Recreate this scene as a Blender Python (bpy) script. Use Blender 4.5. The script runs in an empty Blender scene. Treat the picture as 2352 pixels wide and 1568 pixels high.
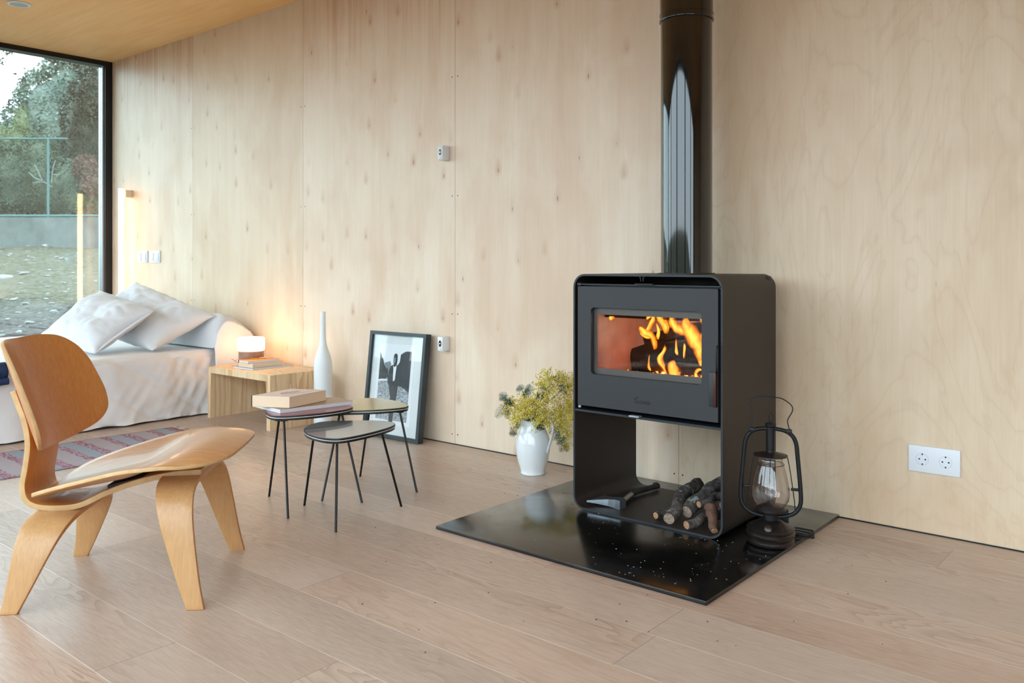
import bpy, bmesh, math, random
from mathutils import Vector, Matrix, noise
R = random.Random(7)
PI = math.pi
rad = math.radians
C = bpy.context.scene.collection
S = bpy.context.scene

# ------------------------------------------------------------------ camera, world, lights, exposure
YAW = rad(40)
cam_d = bpy.data.cameras.new('camera')
cam = bpy.data.objects.new('camera', cam_d); C.objects.link(cam); S.camera = cam
cam.location = (0, 0, .9)
cam.rotation_euler = (rad(90), 0, YAW)
cam_d.sensor_width = 36
cam_d.lens = 1942 / 2352 * 36
cam_d.shift_y = -(784 - 606) / 2352
cam_d.clip_start = .05; cam_d.clip_end = 200
cam_d.dof.use_dof = True; cam_d.dof.focus_distance = 2.95; cam_d.dof.aperture_fstop = 6.3

S.view_settings.view_transform = 'Standard'
S.view_settings.look = 'None'
S.view_settings.gamma = 1
S.view_settings.use_curve_mapping = False
S.view_settings.exposure = 2.2

w = bpy.data.worlds.new('sky'); S.world = w; w.use_nodes = True
wn = w.node_tree; wn.nodes.clear()
wo = wn.nodes.new('ShaderNodeOutputWorld'); bg = wn.nodes.new('ShaderNodeBackground')
tc = wn.nodes.new('ShaderNodeTexCoord'); sx = wn.nodes.new('ShaderNodeSeparateXYZ')
cr = wn.nodes.new('ShaderNodeValToRGB')
cr.color_ramp.elements[0].position = 0.0; cr.color_ramp.elements[0].color = (.77, .905, 1.0, 1)
cr.color_ramp.elements[1].position = .8; cr.color_ramp.elements[1].color = (.68, .85, 1.0, 1)
wn.links.new(tc.outputs['Generated'], sx.inputs[0]); wn.links.new(sx.outputs['Z'], cr.inputs[0])
wn.links.new(cr.outputs[0], bg.inputs[0]); bg.inputs[1].default_value = 1.45
wn.links.new(bg.outputs[0], wo.inputs[0])

# the daylight openings of the room (importance portals for the sky)
def portal(loc, rot, sx_, sy_):
    l = bpy.data.lights.new('window_portal', 'AREA'); l.shape = 'RECTANGLE'; l.size = sx_; l.size_y = sy_
    o = bpy.data.objects.new('window_portal', l); C.objects.link(o)
    o.location = loc; o.rotation_euler = rot; l.cycles.is_portal = True
portal((-6.76, 1.3, 1.22), (0, rad(-90), 0), 2.4, 3.4)
portal((-1.35, -.52, 1.19), (rad(90), 0, 0), 10.5, 2.34)

S.cycles.use_adaptive_sampling = True; S.cycles.adaptive_threshold = .08; S.cycles.adaptive_min_samples = 16
S.cycles.max_bounces = 8; S.cycles.diffuse_bounces = 4; S.cycles.glossy_bounces = 4
S.cycles.transmission_bounces = 8; S.cycles.transparent_max_bounces = 24
S.cycles.sample_clamp_indirect = 6; S.cycles.caustics_reflective = False; S.cycles.caustics_refractive = False
S.cycles.use_denoising = True

# ------------------------------------------------------------------ materials
def srgb(r, g, b):
    f = lambda c: (c / 255 / 12.92) if c / 255 <= .04045 else ((c / 255 + .055) / 1.055) ** 2.4
    return (f(r), f(g), f(b), 1)

class NT:
    def __init__(s, name):
        s.m = bpy.data.materials.new(name); s.m.use_nodes = True
        s.t = s.m.node_tree; s.t.nodes.clear()
        s.out = s.t.nodes.new('ShaderNodeOutputMaterial')
    def n(s, typ, **kw):
        nd = s.t.nodes.new(typ)
        for k, v in kw.items():
            if k.startswith('i_'):
                nd.inputs[k[2:].replace('_', ' ')].default_value = v
            elif k.startswith('x'):
                nd.inputs[int(k[1:])].default_value = v
            else: setattr(nd, k, v)
        return nd
    def l(s, a, b): s.t.links.new(a, b)
    def math(s, op, a, b=None, c=None):
        nd = s.t.nodes.new('ShaderNodeMath'); nd.operation = op
        for i, v in enumerate((a, b, c)):
            if v is None: continue
            if isinstance(v, (int, float)): nd.inputs[i].default_value = v
            else: s.l(v, nd.inputs[i])
        return nd.outputs[0]
    def ramp(s, fac, stops):
        nd = s.t.nodes.new('ShaderNodeValToRGB'); e = nd.color_ramp.elements
        while len(e) < len(stops): e.new(.5)
        for i, (p, c) in enumerate(stops):
            e[i].position = p
            e[i].color = c if isinstance(c, tuple) else (c, c, c, 1)
        s.l(fac, nd.inputs[0]); return nd.outputs[0]
    def mix(s, fac, a, b, mode='MIX'):
        nd = s.t.nodes.new('ShaderNodeMix'); nd.data_type = 'RGBA'; nd.blend_type = mode
        for idx, v in ((0, fac), (6, a), (7, b)):
            if isinstance(v, (int, float, tuple)): nd.inputs[idx].default_value = v
            else: s.l(v, nd.inputs[idx])
        return nd.outputs[2]
    def pos(s, scale=(1, 1, 1), loc=(0, 0, 0), space='Object'):
        t = s.n('ShaderNodeTexCoord'); mp = s.n('ShaderNodeMapping')
        mp.inputs['Scale'].default_value = scale; mp.inputs['Location'].default_value = loc
        s.l(t.outputs[space], mp.inputs[0]); return mp.outputs[0]
    def noise(s, vec, scale, detail=3, rough=.5, dist=0):
        nd = s.n('ShaderNodeTexNoise'); nd.inputs['Scale'].default_value = scale
        nd.inputs['Detail'].default_value = detail; nd.inputs['Roughness'].default_value = rough
        nd.inputs['Distortion'].default_value = dist
        if vec is not None: s.l(vec, nd.inputs['Vector'])
        return nd.outputs['Fac']
    def bsdf(s, color, rough=.5, metal=0, spec=.5, bump=None, bstr=.2, bdist=.01, coat=0, **kw):
        p = s.n('ShaderNodeBsdfPrincipled')
        for k, v in (('Base Color', color), ('Roughness', rough), ('Metallic', metal), ('Specular IOR Level', spec), ('Coat Weight', coat)):
            if isinstance(v, (int, float, tuple)): p.inputs[k].default_value = v
            else: s.l(v, p.inputs[k])
        for k, v in kw.items(): p.inputs[k.replace('_', ' ')].default_value = v
        if bump is not None:
            b = s.n('ShaderNodeBump'); b.inputs['Strength'].default_value = bstr; b.inputs['Distance'].default_value = bdist
            s.l(bump, b.inputs['Height']); s.l(b.outputs[0], p.inputs['Normal'])
        s.l(p.outputs[0], s.out.inputs[0]); return p

def simple(name, col, rough=.5, metal=0, var=.06, nscale=30, bstr=.0, spec=.5, coat=0, **kw):
    t = NT(name); v = t.pos()
    nz = t.noise(v, nscale, 4)
    c = t.mix(nz, tuple([x * (1 - var) for x in col[:3]] + [1]), tuple([min(1, x * (1 + var)) for x in col[:3]] + [1]))
    t.bsdf(c, rough, metal, spec, nz if bstr else None, bstr, .002, coat, **kw)
    return t.m

def wood(name, lo, hi, axis='Z', scale=1, rough=.4, streak=60, stretch=.04, ring=.35, bump=.05, coat=0, spec=.5):
    t = NT(name)
    sc = {'X': (stretch, 1, 1), 'Y': (1, stretch, 1), 'Z': (1, 1, stretch)}[axis]
    v = t.pos(tuple(a * scale for a in sc))
    n1 = t.noise(v, streak, 6, .65)
    n2 = t.noise(v, streak * .12, 3, .5, .8)
    rg = t.math('FRACT', t.math('MULTIPLY', n2, 9))
    rg = t.math('ABSOLUTE', t.math('SUBTRACT', rg, .5))
    f = t.math('ADD', t.math('MULTIPLY', n1, 1 - ring), t.math('MULTIPLY', rg, 2 * ring))
    c = t.ramp(f, [(.22, lo), (.72, hi)])
    t.bsdf(c, rough, 0, spec, n1, bump, .001, coat)
    return t.m

def emit(name, col, st):
    t = NT(name); e = t.n('ShaderNodeEmission'); e.inputs[0].default_value = col; e.inputs[1].default_value = st
    t.l(e.outputs[0], t.out.inputs[0]); return t.m

def glass_thin(name, tint=(1, 1, 1, 1), ior=1.5, boost=1.0, rough=0.0):
    t = NT(name)
    tr = t.n('ShaderNodeBsdfTransparent'); tr.inputs[0].default_value = tint
    gl = t.n('ShaderNodeBsdfGlossy'); gl.inputs['Roughness'].default_value = rough
    gg = t.n('ShaderNodeNewGeometry'); dt = t.n('ShaderNodeVectorMath', operation='DOT_PRODUCT')
    t.l(gg.outputs['Incoming'], dt.inputs[0]); t.l(gg.outputs['Normal'], dt.inputs[1])
    f0 = ((ior - 1) / (ior + 1)) ** 2
    sch = t.math('ADD', t.math('MULTIPLY', t.math('POWER', t.math('SUBTRACT', 1, t.math('ABSOLUTE', dt.outputs['Value'])), 5), 1 - f0), f0)
    mx = t.n('ShaderNodeMixShader')
    t.l(t.math('MINIMUM', t.math('MULTIPLY', sch, boost), 1), mx.inputs[0]); t.l(tr.outputs[0], mx.inputs[1]); t.l(gl.outputs[0], mx.inputs[2])
    t.l(mx.outputs[0], t.out.inputs[0]); return t.m

def floor_mat():
    t = NT('oak_floor')
    g = t.n('ShaderNodeNewGeometry'); sp = t.n('ShaderNodeSeparateXYZ'); t.l(g.outputs['Position'], sp.inputs[0])
    X, Y = sp.outputs[0], sp.outputs[1]
    ry = t.math('DIVIDE', t.math('SUBTRACT', Y, .076), .1905)
    row = t.math('FLOOR', ry); fy = t.math('FRACT', ry)
    w1 = t.n('ShaderNodeTexWhiteNoise', noise_dimensions='1D'); t.l(row, w1.inputs['W'])
    rx = t.math('ADD', t.math('DIVIDE', X, 1.85), t.math('MULTIPLY', w1.outputs['Value'], 7))
    cell = t.math('FLOOR', rx); fx = t.math('FRACT', rx)
    cb = t.n('ShaderNodeCombineXYZ'); t.l(row, cb.inputs[0]); t.l(cell, cb.inputs[1])
    w2 = t.n('ShaderNodeTexWhiteNoise', noise_dimensions='3D'); t.l(cb.outputs[0], w2.inputs['Vector'])
    rnd = w2.outputs['Value']
    off = t.math('MULTIPLY', rnd, 37)
    gv = t.n('ShaderNodeCombineXYZ')
    t.l(t.math('ADD', t.math('MULTIPLY', X, .10), off), gv.inputs[0]); t.l(t.math('ADD', Y, off), gv.inputs[1]); t.l(off, gv.inputs[2])
    fine = t.noise(gv.outputs[0], 170, 5, .7)
    gv2 = t.n('ShaderNodeCombineXYZ')
    t.l(t.math('ADD', t.math('MULTIPLY', X, .22), off), gv2.inputs[0]); t.l(t.math('ADD', Y, off), gv2.inputs[1]); t.l(off, gv2.inputs[2])
    big = t.noise(gv2.outputs[0], 6.0, 3, .5, .35)
    rg = t.math('FRACT', t.math('MULTIPLY', big, 17)); rg = t.math('POWER', rg, 2.2)
    mask = t.ramp(t.noise(gv2.outputs[0], 3.4, 2), [(.44, 0.0), (.6, 1.0)])
    rg = t.math('MULTIPLY', rg, t.math('ADD', t.math('MULTIPLY', mask, .8), .2))
    broad = t.noise(gv2.outputs[0], 2.0, 2)
    f = t.math('ADD', t.math('MULTIPLY', fine, .55), t.math('MULTIPLY', broad, .45))
    c = t.ramp(f, [(.3, srgb(178, 157, 142)), (.5, srgb(199, 181, 167)), (.72, srgb(212, 197, 185))])
    c = t.mix(t.math('MULTIPLY', rg, .46), c, srgb(140, 114, 97))
    tone = t.ramp(rnd, [(0, srgb(240, 231, 224)), (.5, srgb(250, 246, 242)), (1, srgb(255, 238, 226))])
    c = t.mix(1.0, c, tone, 'MULTIPLY')
    seam = t.math('LESS_THAN', t.math('MINIMUM', fy, t.math('SUBTRACT', 1, fy)), .006)
    seamr = t.math('GREATER_THAN', t.noise(gv2.outputs[0], 1.7, 2), .42)
    c = t.mix(t.math('MULTIPLY', seam, t.math('ADD', t.math('MULTIPLY', seamr, .5), .2)), c, srgb(235, 222, 208))
    butt = t.math('LESS_THAN', fx, .0012)
    c = t.mix(t.math('MULTIPLY', butt, .6), c, srgb(120, 92, 74))
    dk = t.ramp(t.noise(t.pos(space='Object'), 260, 1), [(.0, 0.0), (.78, 0.0), (.8, 1.0)])
    rough = t.ramp(fine, [(.3, .42), (.7, .33)])
    t.bsdf(c, rough, 0, .42, fine, .06, .0006)
    return t.m

def ply_mat(name, axis='Z'):
    """birch plywood: rotary-cut swirls on the right hand sheets, straighter grain with pin knots on the others"""
    t = NT(name)
    g = t.n('ShaderNodeNewGeometry'); sp = t.n('ShaderNodeSeparateXYZ'); t.l(g.outputs['Position'], sp.inputs[0])
    X, Z = (sp.outputs[0], sp.outputs[2]) if axis == 'Z' else (sp.outputs[1], sp.outputs[0])
    px = t.math('DIVIDE', t.math('ADD', X, 6.68), 1.25)
    idx = t.math('FLOOR', px); fx = t.math('FRACT', px)
    wn_ = t.n('ShaderNodeTexWhiteNoise', noise_dimensions='1D'); t.l(idx, wn_.inputs['W'])
    off = t.math('MULTIPLY', wn_.outputs['Value'], 23)
    def vec(sx, sz):
        c = t.n('ShaderNodeCombineXYZ')
        t.l(t.math('ADD', t.math('MULTIPLY', X, sx), off), c.inputs[0]); t.l(off, c.inputs[1])
        t.l(t.math('ADD', t.math('MULTIPLY', Z, sz), off), c.inputs[2]); return c.outputs[0]
    fine = t.noise(vec(1, .035), 150, 5, .65)
    streak = t.noise(vec(1, .06), 14, 3, .6)
    blot = t.noise(vec(1, .5), 3.2, 4, .55, .4)
    swv = t.noise(vec(1, .42), 2.6, 4, .5, 1.1)
    sw = t.math('ABSOLUTE', t.math('SUBTRACT', t.math('FRACT', t.math('MULTIPLY', swv, 11)), .5))
    sw = t.math('POWER', t.math('SUBTRACT', 1, t.math('MULTIPLY', sw, 2)), 5)
    right = t.math('GREATER_THAN', X, -1.68 if axis == 'Z' else 900)
    base = t.ramp(t.math('ADD', t.math('MULTIPLY', fine, .45), t.math('MULTIPLY', streak, .55)),
                  [(.28, srgb(224, 206, 182)), (.5, srgb(232, 216, 196)), (.72, srgb(238, 225, 208))])
    base = t.mix(t.ramp(blot, [(.42, 0.0), (.68, .5)]), base, srgb(212, 180, 150))
    base = t.mix(t.math('MULTIPLY', t.math('MULTIPLY', sw, right), .16), base, srgb(186, 148, 112))
    # brown heartwood streaks, with warm upper-wall shade painted in, on two sheets
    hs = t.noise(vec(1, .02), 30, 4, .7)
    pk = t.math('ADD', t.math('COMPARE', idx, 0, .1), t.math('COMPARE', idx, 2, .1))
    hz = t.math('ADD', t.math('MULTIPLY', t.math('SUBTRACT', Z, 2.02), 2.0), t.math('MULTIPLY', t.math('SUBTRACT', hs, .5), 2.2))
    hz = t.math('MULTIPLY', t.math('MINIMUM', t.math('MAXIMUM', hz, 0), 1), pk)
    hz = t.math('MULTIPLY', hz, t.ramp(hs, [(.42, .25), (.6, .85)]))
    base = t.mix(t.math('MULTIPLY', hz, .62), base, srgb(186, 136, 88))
    # pin knots: dark flecks with a soft tail above
    vo = t.n('ShaderNodeTexVoronoi', voronoi_dimensions='2D'); vo.inputs['Scale'].default_value = 4.6
    kc = t.n('ShaderNodeCombineXYZ')
    t.l(t.math('ADD', t.math('MULTIPLY', X, 1.15), off), kc.inputs[0]); t.l(t.math('ADD', t.math('MULTIPLY', Z, .8), off), kc.inputs[1])
    t.l(kc.outputs[0], vo.inputs['Vector'])
    dv = t.n('ShaderNodeVectorMath', operation='SUBTRACT')
    sc_ = t.n('ShaderNodeVectorMath', operation='SCALE'); sc_.inputs['Scale'].default_value = 1.0
    t.l(kc.outputs[0], sc_.inputs[0]); t.l(sc_.outputs[0], dv.inputs[0]); t.l(vo.outputs['Position'], dv.inputs[1])
    sp2 = t.n('ShaderNodeSeparateXYZ'); t.l(dv.outputs[0], sp2.inputs[0])
    dx = t.math('ABSOLUTE', sp2.outputs[0]); dz = sp2.outputs[1]
    kr = t.n('ShaderNodeSeparateColor'); t.l(vo.outputs['Color'], kr.inputs[0])
    has = t.math('GREATER_THAN', kr.outputs[0], .42)
    core = t.math('ADD', t.math('POWER', t.math('DIVIDE', dx, .0045), 2), t.math('POWER', t.math('DIVIDE', dz, .013), 2))
    core = t.math('DIVIDE', core, t.math('MULTIPLY', kr.outputs[2], kr.outputs[2]))
    core = t.math('MULTIPLY', t.math('MAXIMUM', t.math('SUBTRACT', 1, core), 0), has)
    up = t.math('MAXIMUM', dz, t.math('MULTIPLY', dz, -2.2))
    halo = t.math('SQRT', t.math('ADD', t.math('POWER', t.math('DIVIDE', dx, .030), 2), t.math('POWER', t.math('DIVIDE', up, .055), 2)))
    halo = t.math('MAXIMUM', t.math('SUBTRACT', 1, halo), 0)
    halo = t.math('MULTIPLY', t.math('MULTIPLY', halo, has), t.math('ADD', t.math('MULTIPLY', kr.outputs[1], .5), .12))
    knots = t.math('SUBTRACT', 1, t.math('MULTIPLY', right, .8))
    base = t.mix(t.math('MULTIPLY', halo, knots), base, srgb(190, 146, 108))
    base = t.mix(t.math('MULTIPLY', t.math('MULTIPLY', core, knots), .75), base, srgb(92, 58, 36))
    tone = t.ramp(wn_.outputs['Value'], [(0, srgb(246, 238, 226)), (1, srgb(255, 252, 250))])
    base = t.mix(1.0, base, tone, 'MULTIPLY')
    seam = t.math('LESS_THAN', t.math('MINIMUM', fx, t.math('SUBTRACT', 1, fx)), .0014)
    base = t.mix(t.math('MULTIPLY', seam, .55), base, srgb(120, 88, 60))
    t.bsdf(base, .40, 0, .5, fine, .02, .0004)
    return t.m

M = {}
M['floor'] = floor_mat()
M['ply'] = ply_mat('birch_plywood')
def ceil_mat():
    t = NT('ceiling_plywood')
    v = t.pos((.08, 1, 1), space='Object')
    a = t.noise(v, 26, 5, .6); b = t.noise(t.pos((.35, 1, 1)), 3, 3, .5, .4)
    c = t.ramp(t.math('ADD', t.math('MULTIPLY', a, .5), t.math('MULTIPLY', b, .5)), [(.35, srgb(240, 188, 124)), (.65, srgb(250, 210, 150))])
    t.bsdf(c, .5, 0, .3); return t.m
M['ceiling'] = ceil_mat()
M['frame_black'] = simple('black_aluminium', srgb(22, 24, 26), .35, .3)
M['frame_grey'] = simple('grey_aluminium', srgb(176, 184, 188), .3, .6)
M['pane'] = glass_thin('window_glass', (.86, .93, .91, 1), 1.5, 3.0)
M['pane_clear'] = glass_thin('front_window_glass', (.97, .985, .98, 1), 1.5, 1.5)
M['chair_face'] = wood('ash_veneer_honey', srgb(190, 116, 52), srgb(210, 142, 74), 'Z', 1, .36, 140, .03, .05, .03, .25)
M['chair_seat'] = wood('ash_veneer_seat', srgb(190, 132, 82), srgb(212, 158, 108), 'X', 1, .36, 130, .04, .15, .03, .15)
M['chair_leg'] = wood('ash_veneer_leg', srgb(184, 134, 84), srgb(202, 154, 102), 'Z', 1, .4, 150, .03, .05, .04, .1)
def ply_edge():
    t = NT('plywood_edge')
    v = t.pos(); n = t.noise(v, 30, 3)
    c = t.ramp(n, [(.3, srgb(196, 156, 106)), (.7, srgb(214, 176, 124))])
    t.bsdf(c, .5); return t.m
M['ply_edge'] = ply_edge()
M['rubber'] = simple('black_rubber', srgb(24, 24, 25), .6)
M['stove'] = simple('matt_black_steel', srgb(40, 30, 27), .52, .0, .08, 400, .04)
M['stove_side'] = M['stove']
M['stove_door'] = simple('graphite_steel_door', srgb(44, 45, 48), .5, .1, .06, 500, .04)
M['stove_edge'] = simple('steel_edge', srgb(46, 50, 54), .4, .3)
M['flue'] = simple('glossy_black_enamel', srgb(5, 5, 6), .06, 0, .05, 5, 0, .5, .55, Coat_Roughness=.04)
def hearth_mat():
    t = NT('black_hearth_steel')
    v = t.pos()
    n1 = t.noise(v, 9, 4, .6); n2 = t.noise(v, 500, 2)
    rg = t.ramp(n1, [(.35, .13), (.7, .3)])
    c = t.mix(n1, srgb(8, 8, 8), srgb(15, 14, 13))
    t.bsdf(c, rg, 0, .5, n2, .05, .0004, .3, Coat_Roughness=.12); return t.m
M['hearth'] = hearth_mat()
M['white_ceramic'] = simple('white_ceramic', srgb(234, 238, 240), .08, 0, .02, 8, 0, .5, .5)
M['white_matt'] = simple('white_matt_ceramic', srgb(228, 233, 236), .32, 0, .02)
M['plastic'] = simple('white_plastic', srgb(226, 230, 236), .35, 0, .01)
M['socket_dark'] = simple('socket_hole', srgb(30, 28, 40), .5)
def linen(name, c1, c2):
    t = NT(name); v = t.pos()
    n = t.noise(v, 9, 5, .6, .6); wv = t.noise(v, 420, 2)
    t.bsdf(t.mix(n, c1, c2), .85, 0, .15, t.math('ADD', t.math('MULTIPLY', n, .9), t.math('MULTIPLY', wv, .1)), .35, .012, 0, Sheen_Weight=.25)
    return t.m
M['linen'] = linen('white_linen', srgb(222, 216, 214), srgb(230, 225, 223))
M['pillow'] = linen('white_pillow_linen', srgb(214, 215, 219), srgb(224, 225, 228))
def pine_mat(name):
    t = NT(name)
    v = t.pos((1, 1, .10))
    n2 = t.noise(v, 4.2, 2, .5, .5); n1 = t.noise(v, 90, 4, .6)
    rg = t.math('FRACT', t.math('MULTIPLY', n2, 12)); rg = t.math('POWER', rg, 3)
    c = t.ramp(n1, [(.3, srgb(224, 190, 148)), (.7, srgb(238, 212, 176))])
    c = t.mix(t.math('MULTIPLY', rg, .6), c, srgb(184, 134, 80))
    t.bsdf(c, .5, 0, .3, n1, .03, .0005); return t.m
M['pine'] = pine_mat('pine_board')
M['pine_edge'] = wood('pine_end', srgb(214, 192, 156), srgb(238, 222, 194), 'X', 1, .5, 80, .05, .4)
M['walnut'] = wood('lamp_wood', srgb(138, 110, 94), srgb(160, 132, 114), 'X', 1, .5, 80, .1)
M['opal'] = emit('lit_opal_glass', (1.0, .60, .33, 1), 2.5)
M['tube_light'] = emit('lit_opal_tube', (1.0, .58, .32, 1), 2.0)
M['black_metal'] = simple('black_rod_steel', srgb(30, 29, 30), .35, .5)
M['wire'] = simple('black_iron', srgb(34, 34, 36), .45, .6, .15, 90, .15)
M['edge_black'] = simple('black_table_edge', srgb(18, 18, 20), .4)
M['edge_white'] = simple('white_table_band', srgb(214, 208, 204), .4)
M['top_rose'] = simple('rose_laminate', srgb(146, 88, 96), .22, 0, .02, 4, 0, .6)
M['top_gold'] = simple('brass_laminate', srgb(196, 176, 122), .2, .15, .02, 4, 0, .6)
M['top_grey'] = simple('grey_laminate', srgb(104, 108, 116), .17, 0, .02, 4, 0, .7, .4)
M['paper'] = simple('paper_block', srgb(236, 208, 178), .8, 0, .04, 200)
M['paper_white'] = simple('white_paper', srgb(222, 222, 226), .7, 0, .03, 300)
M['cover_beige'] = simple('beige_cover', srgb(234, 210, 200), .5, 0, .03)
M['cover_brown'] = simple('brown_cover', srgb(176, 146, 118), .4, 0, .05)
M['cover_rose'] = simple('rose_grey_print', srgb(160, 132, 124), .5)
M['cover_dark'] = simple('dark_cover', srgb(26, 28, 38), .5)
M['cover_orange'] = simple('orange_cover', srgb(222, 146, 70), .5)
M['cover_grey'] = simple('grey_cover', srgb(158, 170, 180), .4)
M['pencil'] = simple('orange_pencil', srgb(214, 140, 30), .35)
M['pen'] = simple('pale_pen', srgb(206, 188, 186), .3)
M['frame_paint'] = simple('blue_black_frame', srgb(38, 48, 54), .4)
M['mat_board'] = simple('mat_board', srgb(216, 224, 224), .6, 0, .01)
M['print_white'] = simple('print_paper', srgb(226, 233, 238), .5, 0, .01)
M['print_black'] = simple('print_black', srgb(42, 48, 52), .5, 0, .25, 160)
M['print_mid'] = simple('print_grey', srgb(120, 130, 136), .5, 0, .3, 220)
def water_mat():
    t = NT('print_water'); v = t.pos((1, 1, 2.4))
    n = t.noise(v, 150, 4, .8)
    t.bsdf(t.ramp(n, [(.42, srgb(50, 58, 64)), (.5, srgb(150, 160, 165)), (.62, srgb(214, 222, 226))]), .5); return t.m
M['print_water'] = water_mat()
M['pic_glass'] = glass_thin('picture_glass', (1, 1, 1, 1), 1.45, 1.0)
def leafm(name, a, b, sc=3, rough=.6):
    t = NT(name); v = t.pos(); n = t.noise(v, sc, 3)
    t.bsdf(t.ramp(n, [(.35, a), (.65, b)]), rough, 0, .25); return t.m
M['mim_leaf'] = leafm('mimosa_leaf', srgb(40, 62, 56), srgb(84, 108, 90), 25)
M['mim_stem'] = leafm('mimosa_stem', srgb(70, 84, 58), srgb(104, 112, 76), 25)
M['mim_bloom'] = leafm('mimosa_blossom', srgb(204, 178, 60), srgb(236, 222, 118), 30, .9)
M['rust'] = simple('aged_iron', srgb(64, 57, 55), .32, .8, .5, 30, .3)
M['lamp_glass'] = glass_thin('lantern_glass', (.975, .955, .95, 1), 1.5, 1.5)
M['bulb_glass'] = glass_thin('bulb_glass', (.93, .92, .92, 1), 1.5, 2.5)
def bark():
    t = NT('bark'); v = t.pos((1, 1, 1)); n = t.noise(v, 45, 6, .7, .3); l_ = t.noise(v, 24, 3)
    c = t.ramp(n, [(.3, srgb(28, 24, 24)), (.52, srgb(84, 76, 72)), (.72, srgb(126, 116, 108))])
    c = t.mix(t.ramp(l_, [(.62, 0.0), (.68, .7)]), c, srgb(150, 162, 154))
    t.bsdf(c, .9, 0, .2, n, .9, .006); return t.m
M['bark'] = bark()
M['bark_red'] = simple('rough_red_bark', srgb(104, 72, 58), .9, 0, .6, 60, 1.0)
def cut(name, a, b):
    t = NT(name); v = t.pos(); n = t.noise(v, 160, 3)
    t.bsdf(t.ramp(n, [(.35, a), (.65, b)]), .8); return t.m
M['cut_grey'] = cut('cut_wood_grey', srgb(120, 98, 84), srgb(168, 146, 128))
M['cut_orange'] = cut('cut_wood_orange', srgb(150, 104, 72), srgb(186, 142, 108))
M['steel'] = simple('forged_steel', srgb(150, 156, 162), .32, .85, .2, 60, .1)
M['handle_wood'] = simple('handle_shaft', srgb(160, 140, 124), .4, .4)
def rug_mat():
    t = NT('woven_rug'); tcn = t.n('ShaderNodeTexCoord'); sp = t.n('ShaderNodeSeparateXYZ'); t.l(tcn.outputs['Object'], sp.inputs[0])
    wob = t.noise(t.pos(), 7, 2)
    y = t.math('ADD', sp.outputs[1], t.math('MULTIPLY', t.math('SUBTRACT', wob, .5), .02))
    ph = t.math('FRACT', t.math('DIVIDE', y, .238))
    # phase measured back from the fringed end: grey, purple, blue, purple
    cgrey = srgb(178, 168, 172); cblue = srgb(158, 166, 176)
    c = t.mix(t.math('MULTIPLY', t.math('GREATER_THAN', ph, .50), t.math('LESS_THAN', ph, .82)), cgrey, cblue)
    pm = t.math('ADD', t.math('MULTIPLY', t.math('GREATER_THAN', ph, .36), t.math('LESS_THAN', ph, .53)),
                t.math('GREATER_THAN', ph, .80))
    fib = t.noise(t.pos((.12, 1, 1)), 190, 4, .8)
    pc = t.ramp(fib, [(.40, srgb(112, 64, 88)), (.5, srgb(168, 120, 138)), (.58, srgb(202, 184, 188))])
    c = t.mix(pm, c, pc)
    wv = t.noise(t.pos((1, .3, 1)), 260, 2)
    c = t.mix(t.math('MULTIPLY', wv, .35), c, srgb(110, 108, 112))
    t.bsdf(c, .95, 0, .1, wv, .4, .003); return t.m
M['rug'] = rug_mat()
M['fringe'] = simple('cream_fringe', srgb(200, 192, 176), .9)
M['denim'] = simple('navy_cloth', srgb(34, 50, 88), .9, 0, .3, 120, .3)
M['sensor_black'] = simple('sensor_lens', srgb(28, 26, 26), .2)
M['sensor_led'] = emit('sensor_led', (1, .55, .35, 1), 1.2)
def firebrick():
    t = NT('fire_brick'); n = t.noise(t.pos(), 9, 4); f = t.noise(t.pos(), 200, 2)
    t.bsdf(t.ramp(n, [(.3, srgb(176, 146, 136)), (.7, srgb(212, 184, 172))]), .9, 0, .1, f, .2, .002); return t.m
M['brick'] = firebrick()
M['soot'] = simple('soot', srgb(36, 24, 20), .9)
def char():
    t = NT('charred_wood'); n = t.noise(t.pos(), 50, 5, .7)
    c = t.ramp(n, [(.35, srgb(12, 10, 10)), (.75, srgb(44, 36, 33))]); t.bsdf(c, .9, 0, .1, n, .9, .006); return t.m
M['char'] = char()
def ember():
    t = NT('embers'); n = t.noise(t.pos(), 48, 3, .6)
    p = t.bsdf(srgb(70, 56, 50), .9)
    t.l(t.ramp(n, [(.5, (0, 0, 0, 1)), (.56, (1, .16, .01, 1)), (.68, (1, .6, .16, 1))]), p.inputs['Emission Color'])
    p.inputs['Emission Strength'].default_value = 3.5; return t.m
M['ember'] = ember()
def flame():
    t = NT('flame')
    tcu = t.n('ShaderNodeTexCoord'); at = t.n('ShaderNodeSeparateXYZ'); t.l(tcu.outputs['UV'], at.inputs[0])
    v = t.pos((1, 1, .4)); n = t.noise(v, 38, 3, .55, .8)
    h = t.math('ADD', at.outputs[0], t.math('MULTIPLY', t.math('SUBTRACT', n, .5), .9))
    col = t.ramp(h, [(.1, (1, .06, .003, 1)), (.34, (1, .15, .006, 1)), (.62, (1, .32, .018, 1)), (1.0, (1, .55, .08, 1))])
    e = t.n('ShaderNodeEmission'); t.l(col, e.inputs[0]); t.l(t.ramp(h, [(.15, .07), (.95, .50)]), e.inputs[1])
    tr = t.n('ShaderNodeBsdfTransparent'); mx = t.n('ShaderNodeMixShader')
    t.l(t.ramp(h, [(.14, 0.0), (.62, .9)]), mx.inputs[0])
    t.l(tr.outputs[0], mx.inputs[1]); t.l(e.outputs[0], mx.inputs[2]); t.l(mx.outputs[0], t.out.inputs[0]); return t.m
M['flame'] = flame()
M['stove_glass'] = glass_thin('stove_glass', (.95, .93, .92, 1), 1.5, 1.2, .03)
M['glass_print'] = simple('stove_glass_border', srgb(84, 78, 74), .35, 0, .1)
M['copper'] = simple('copper_edge', srgb(72, 42, 36), .4, .5)
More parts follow.
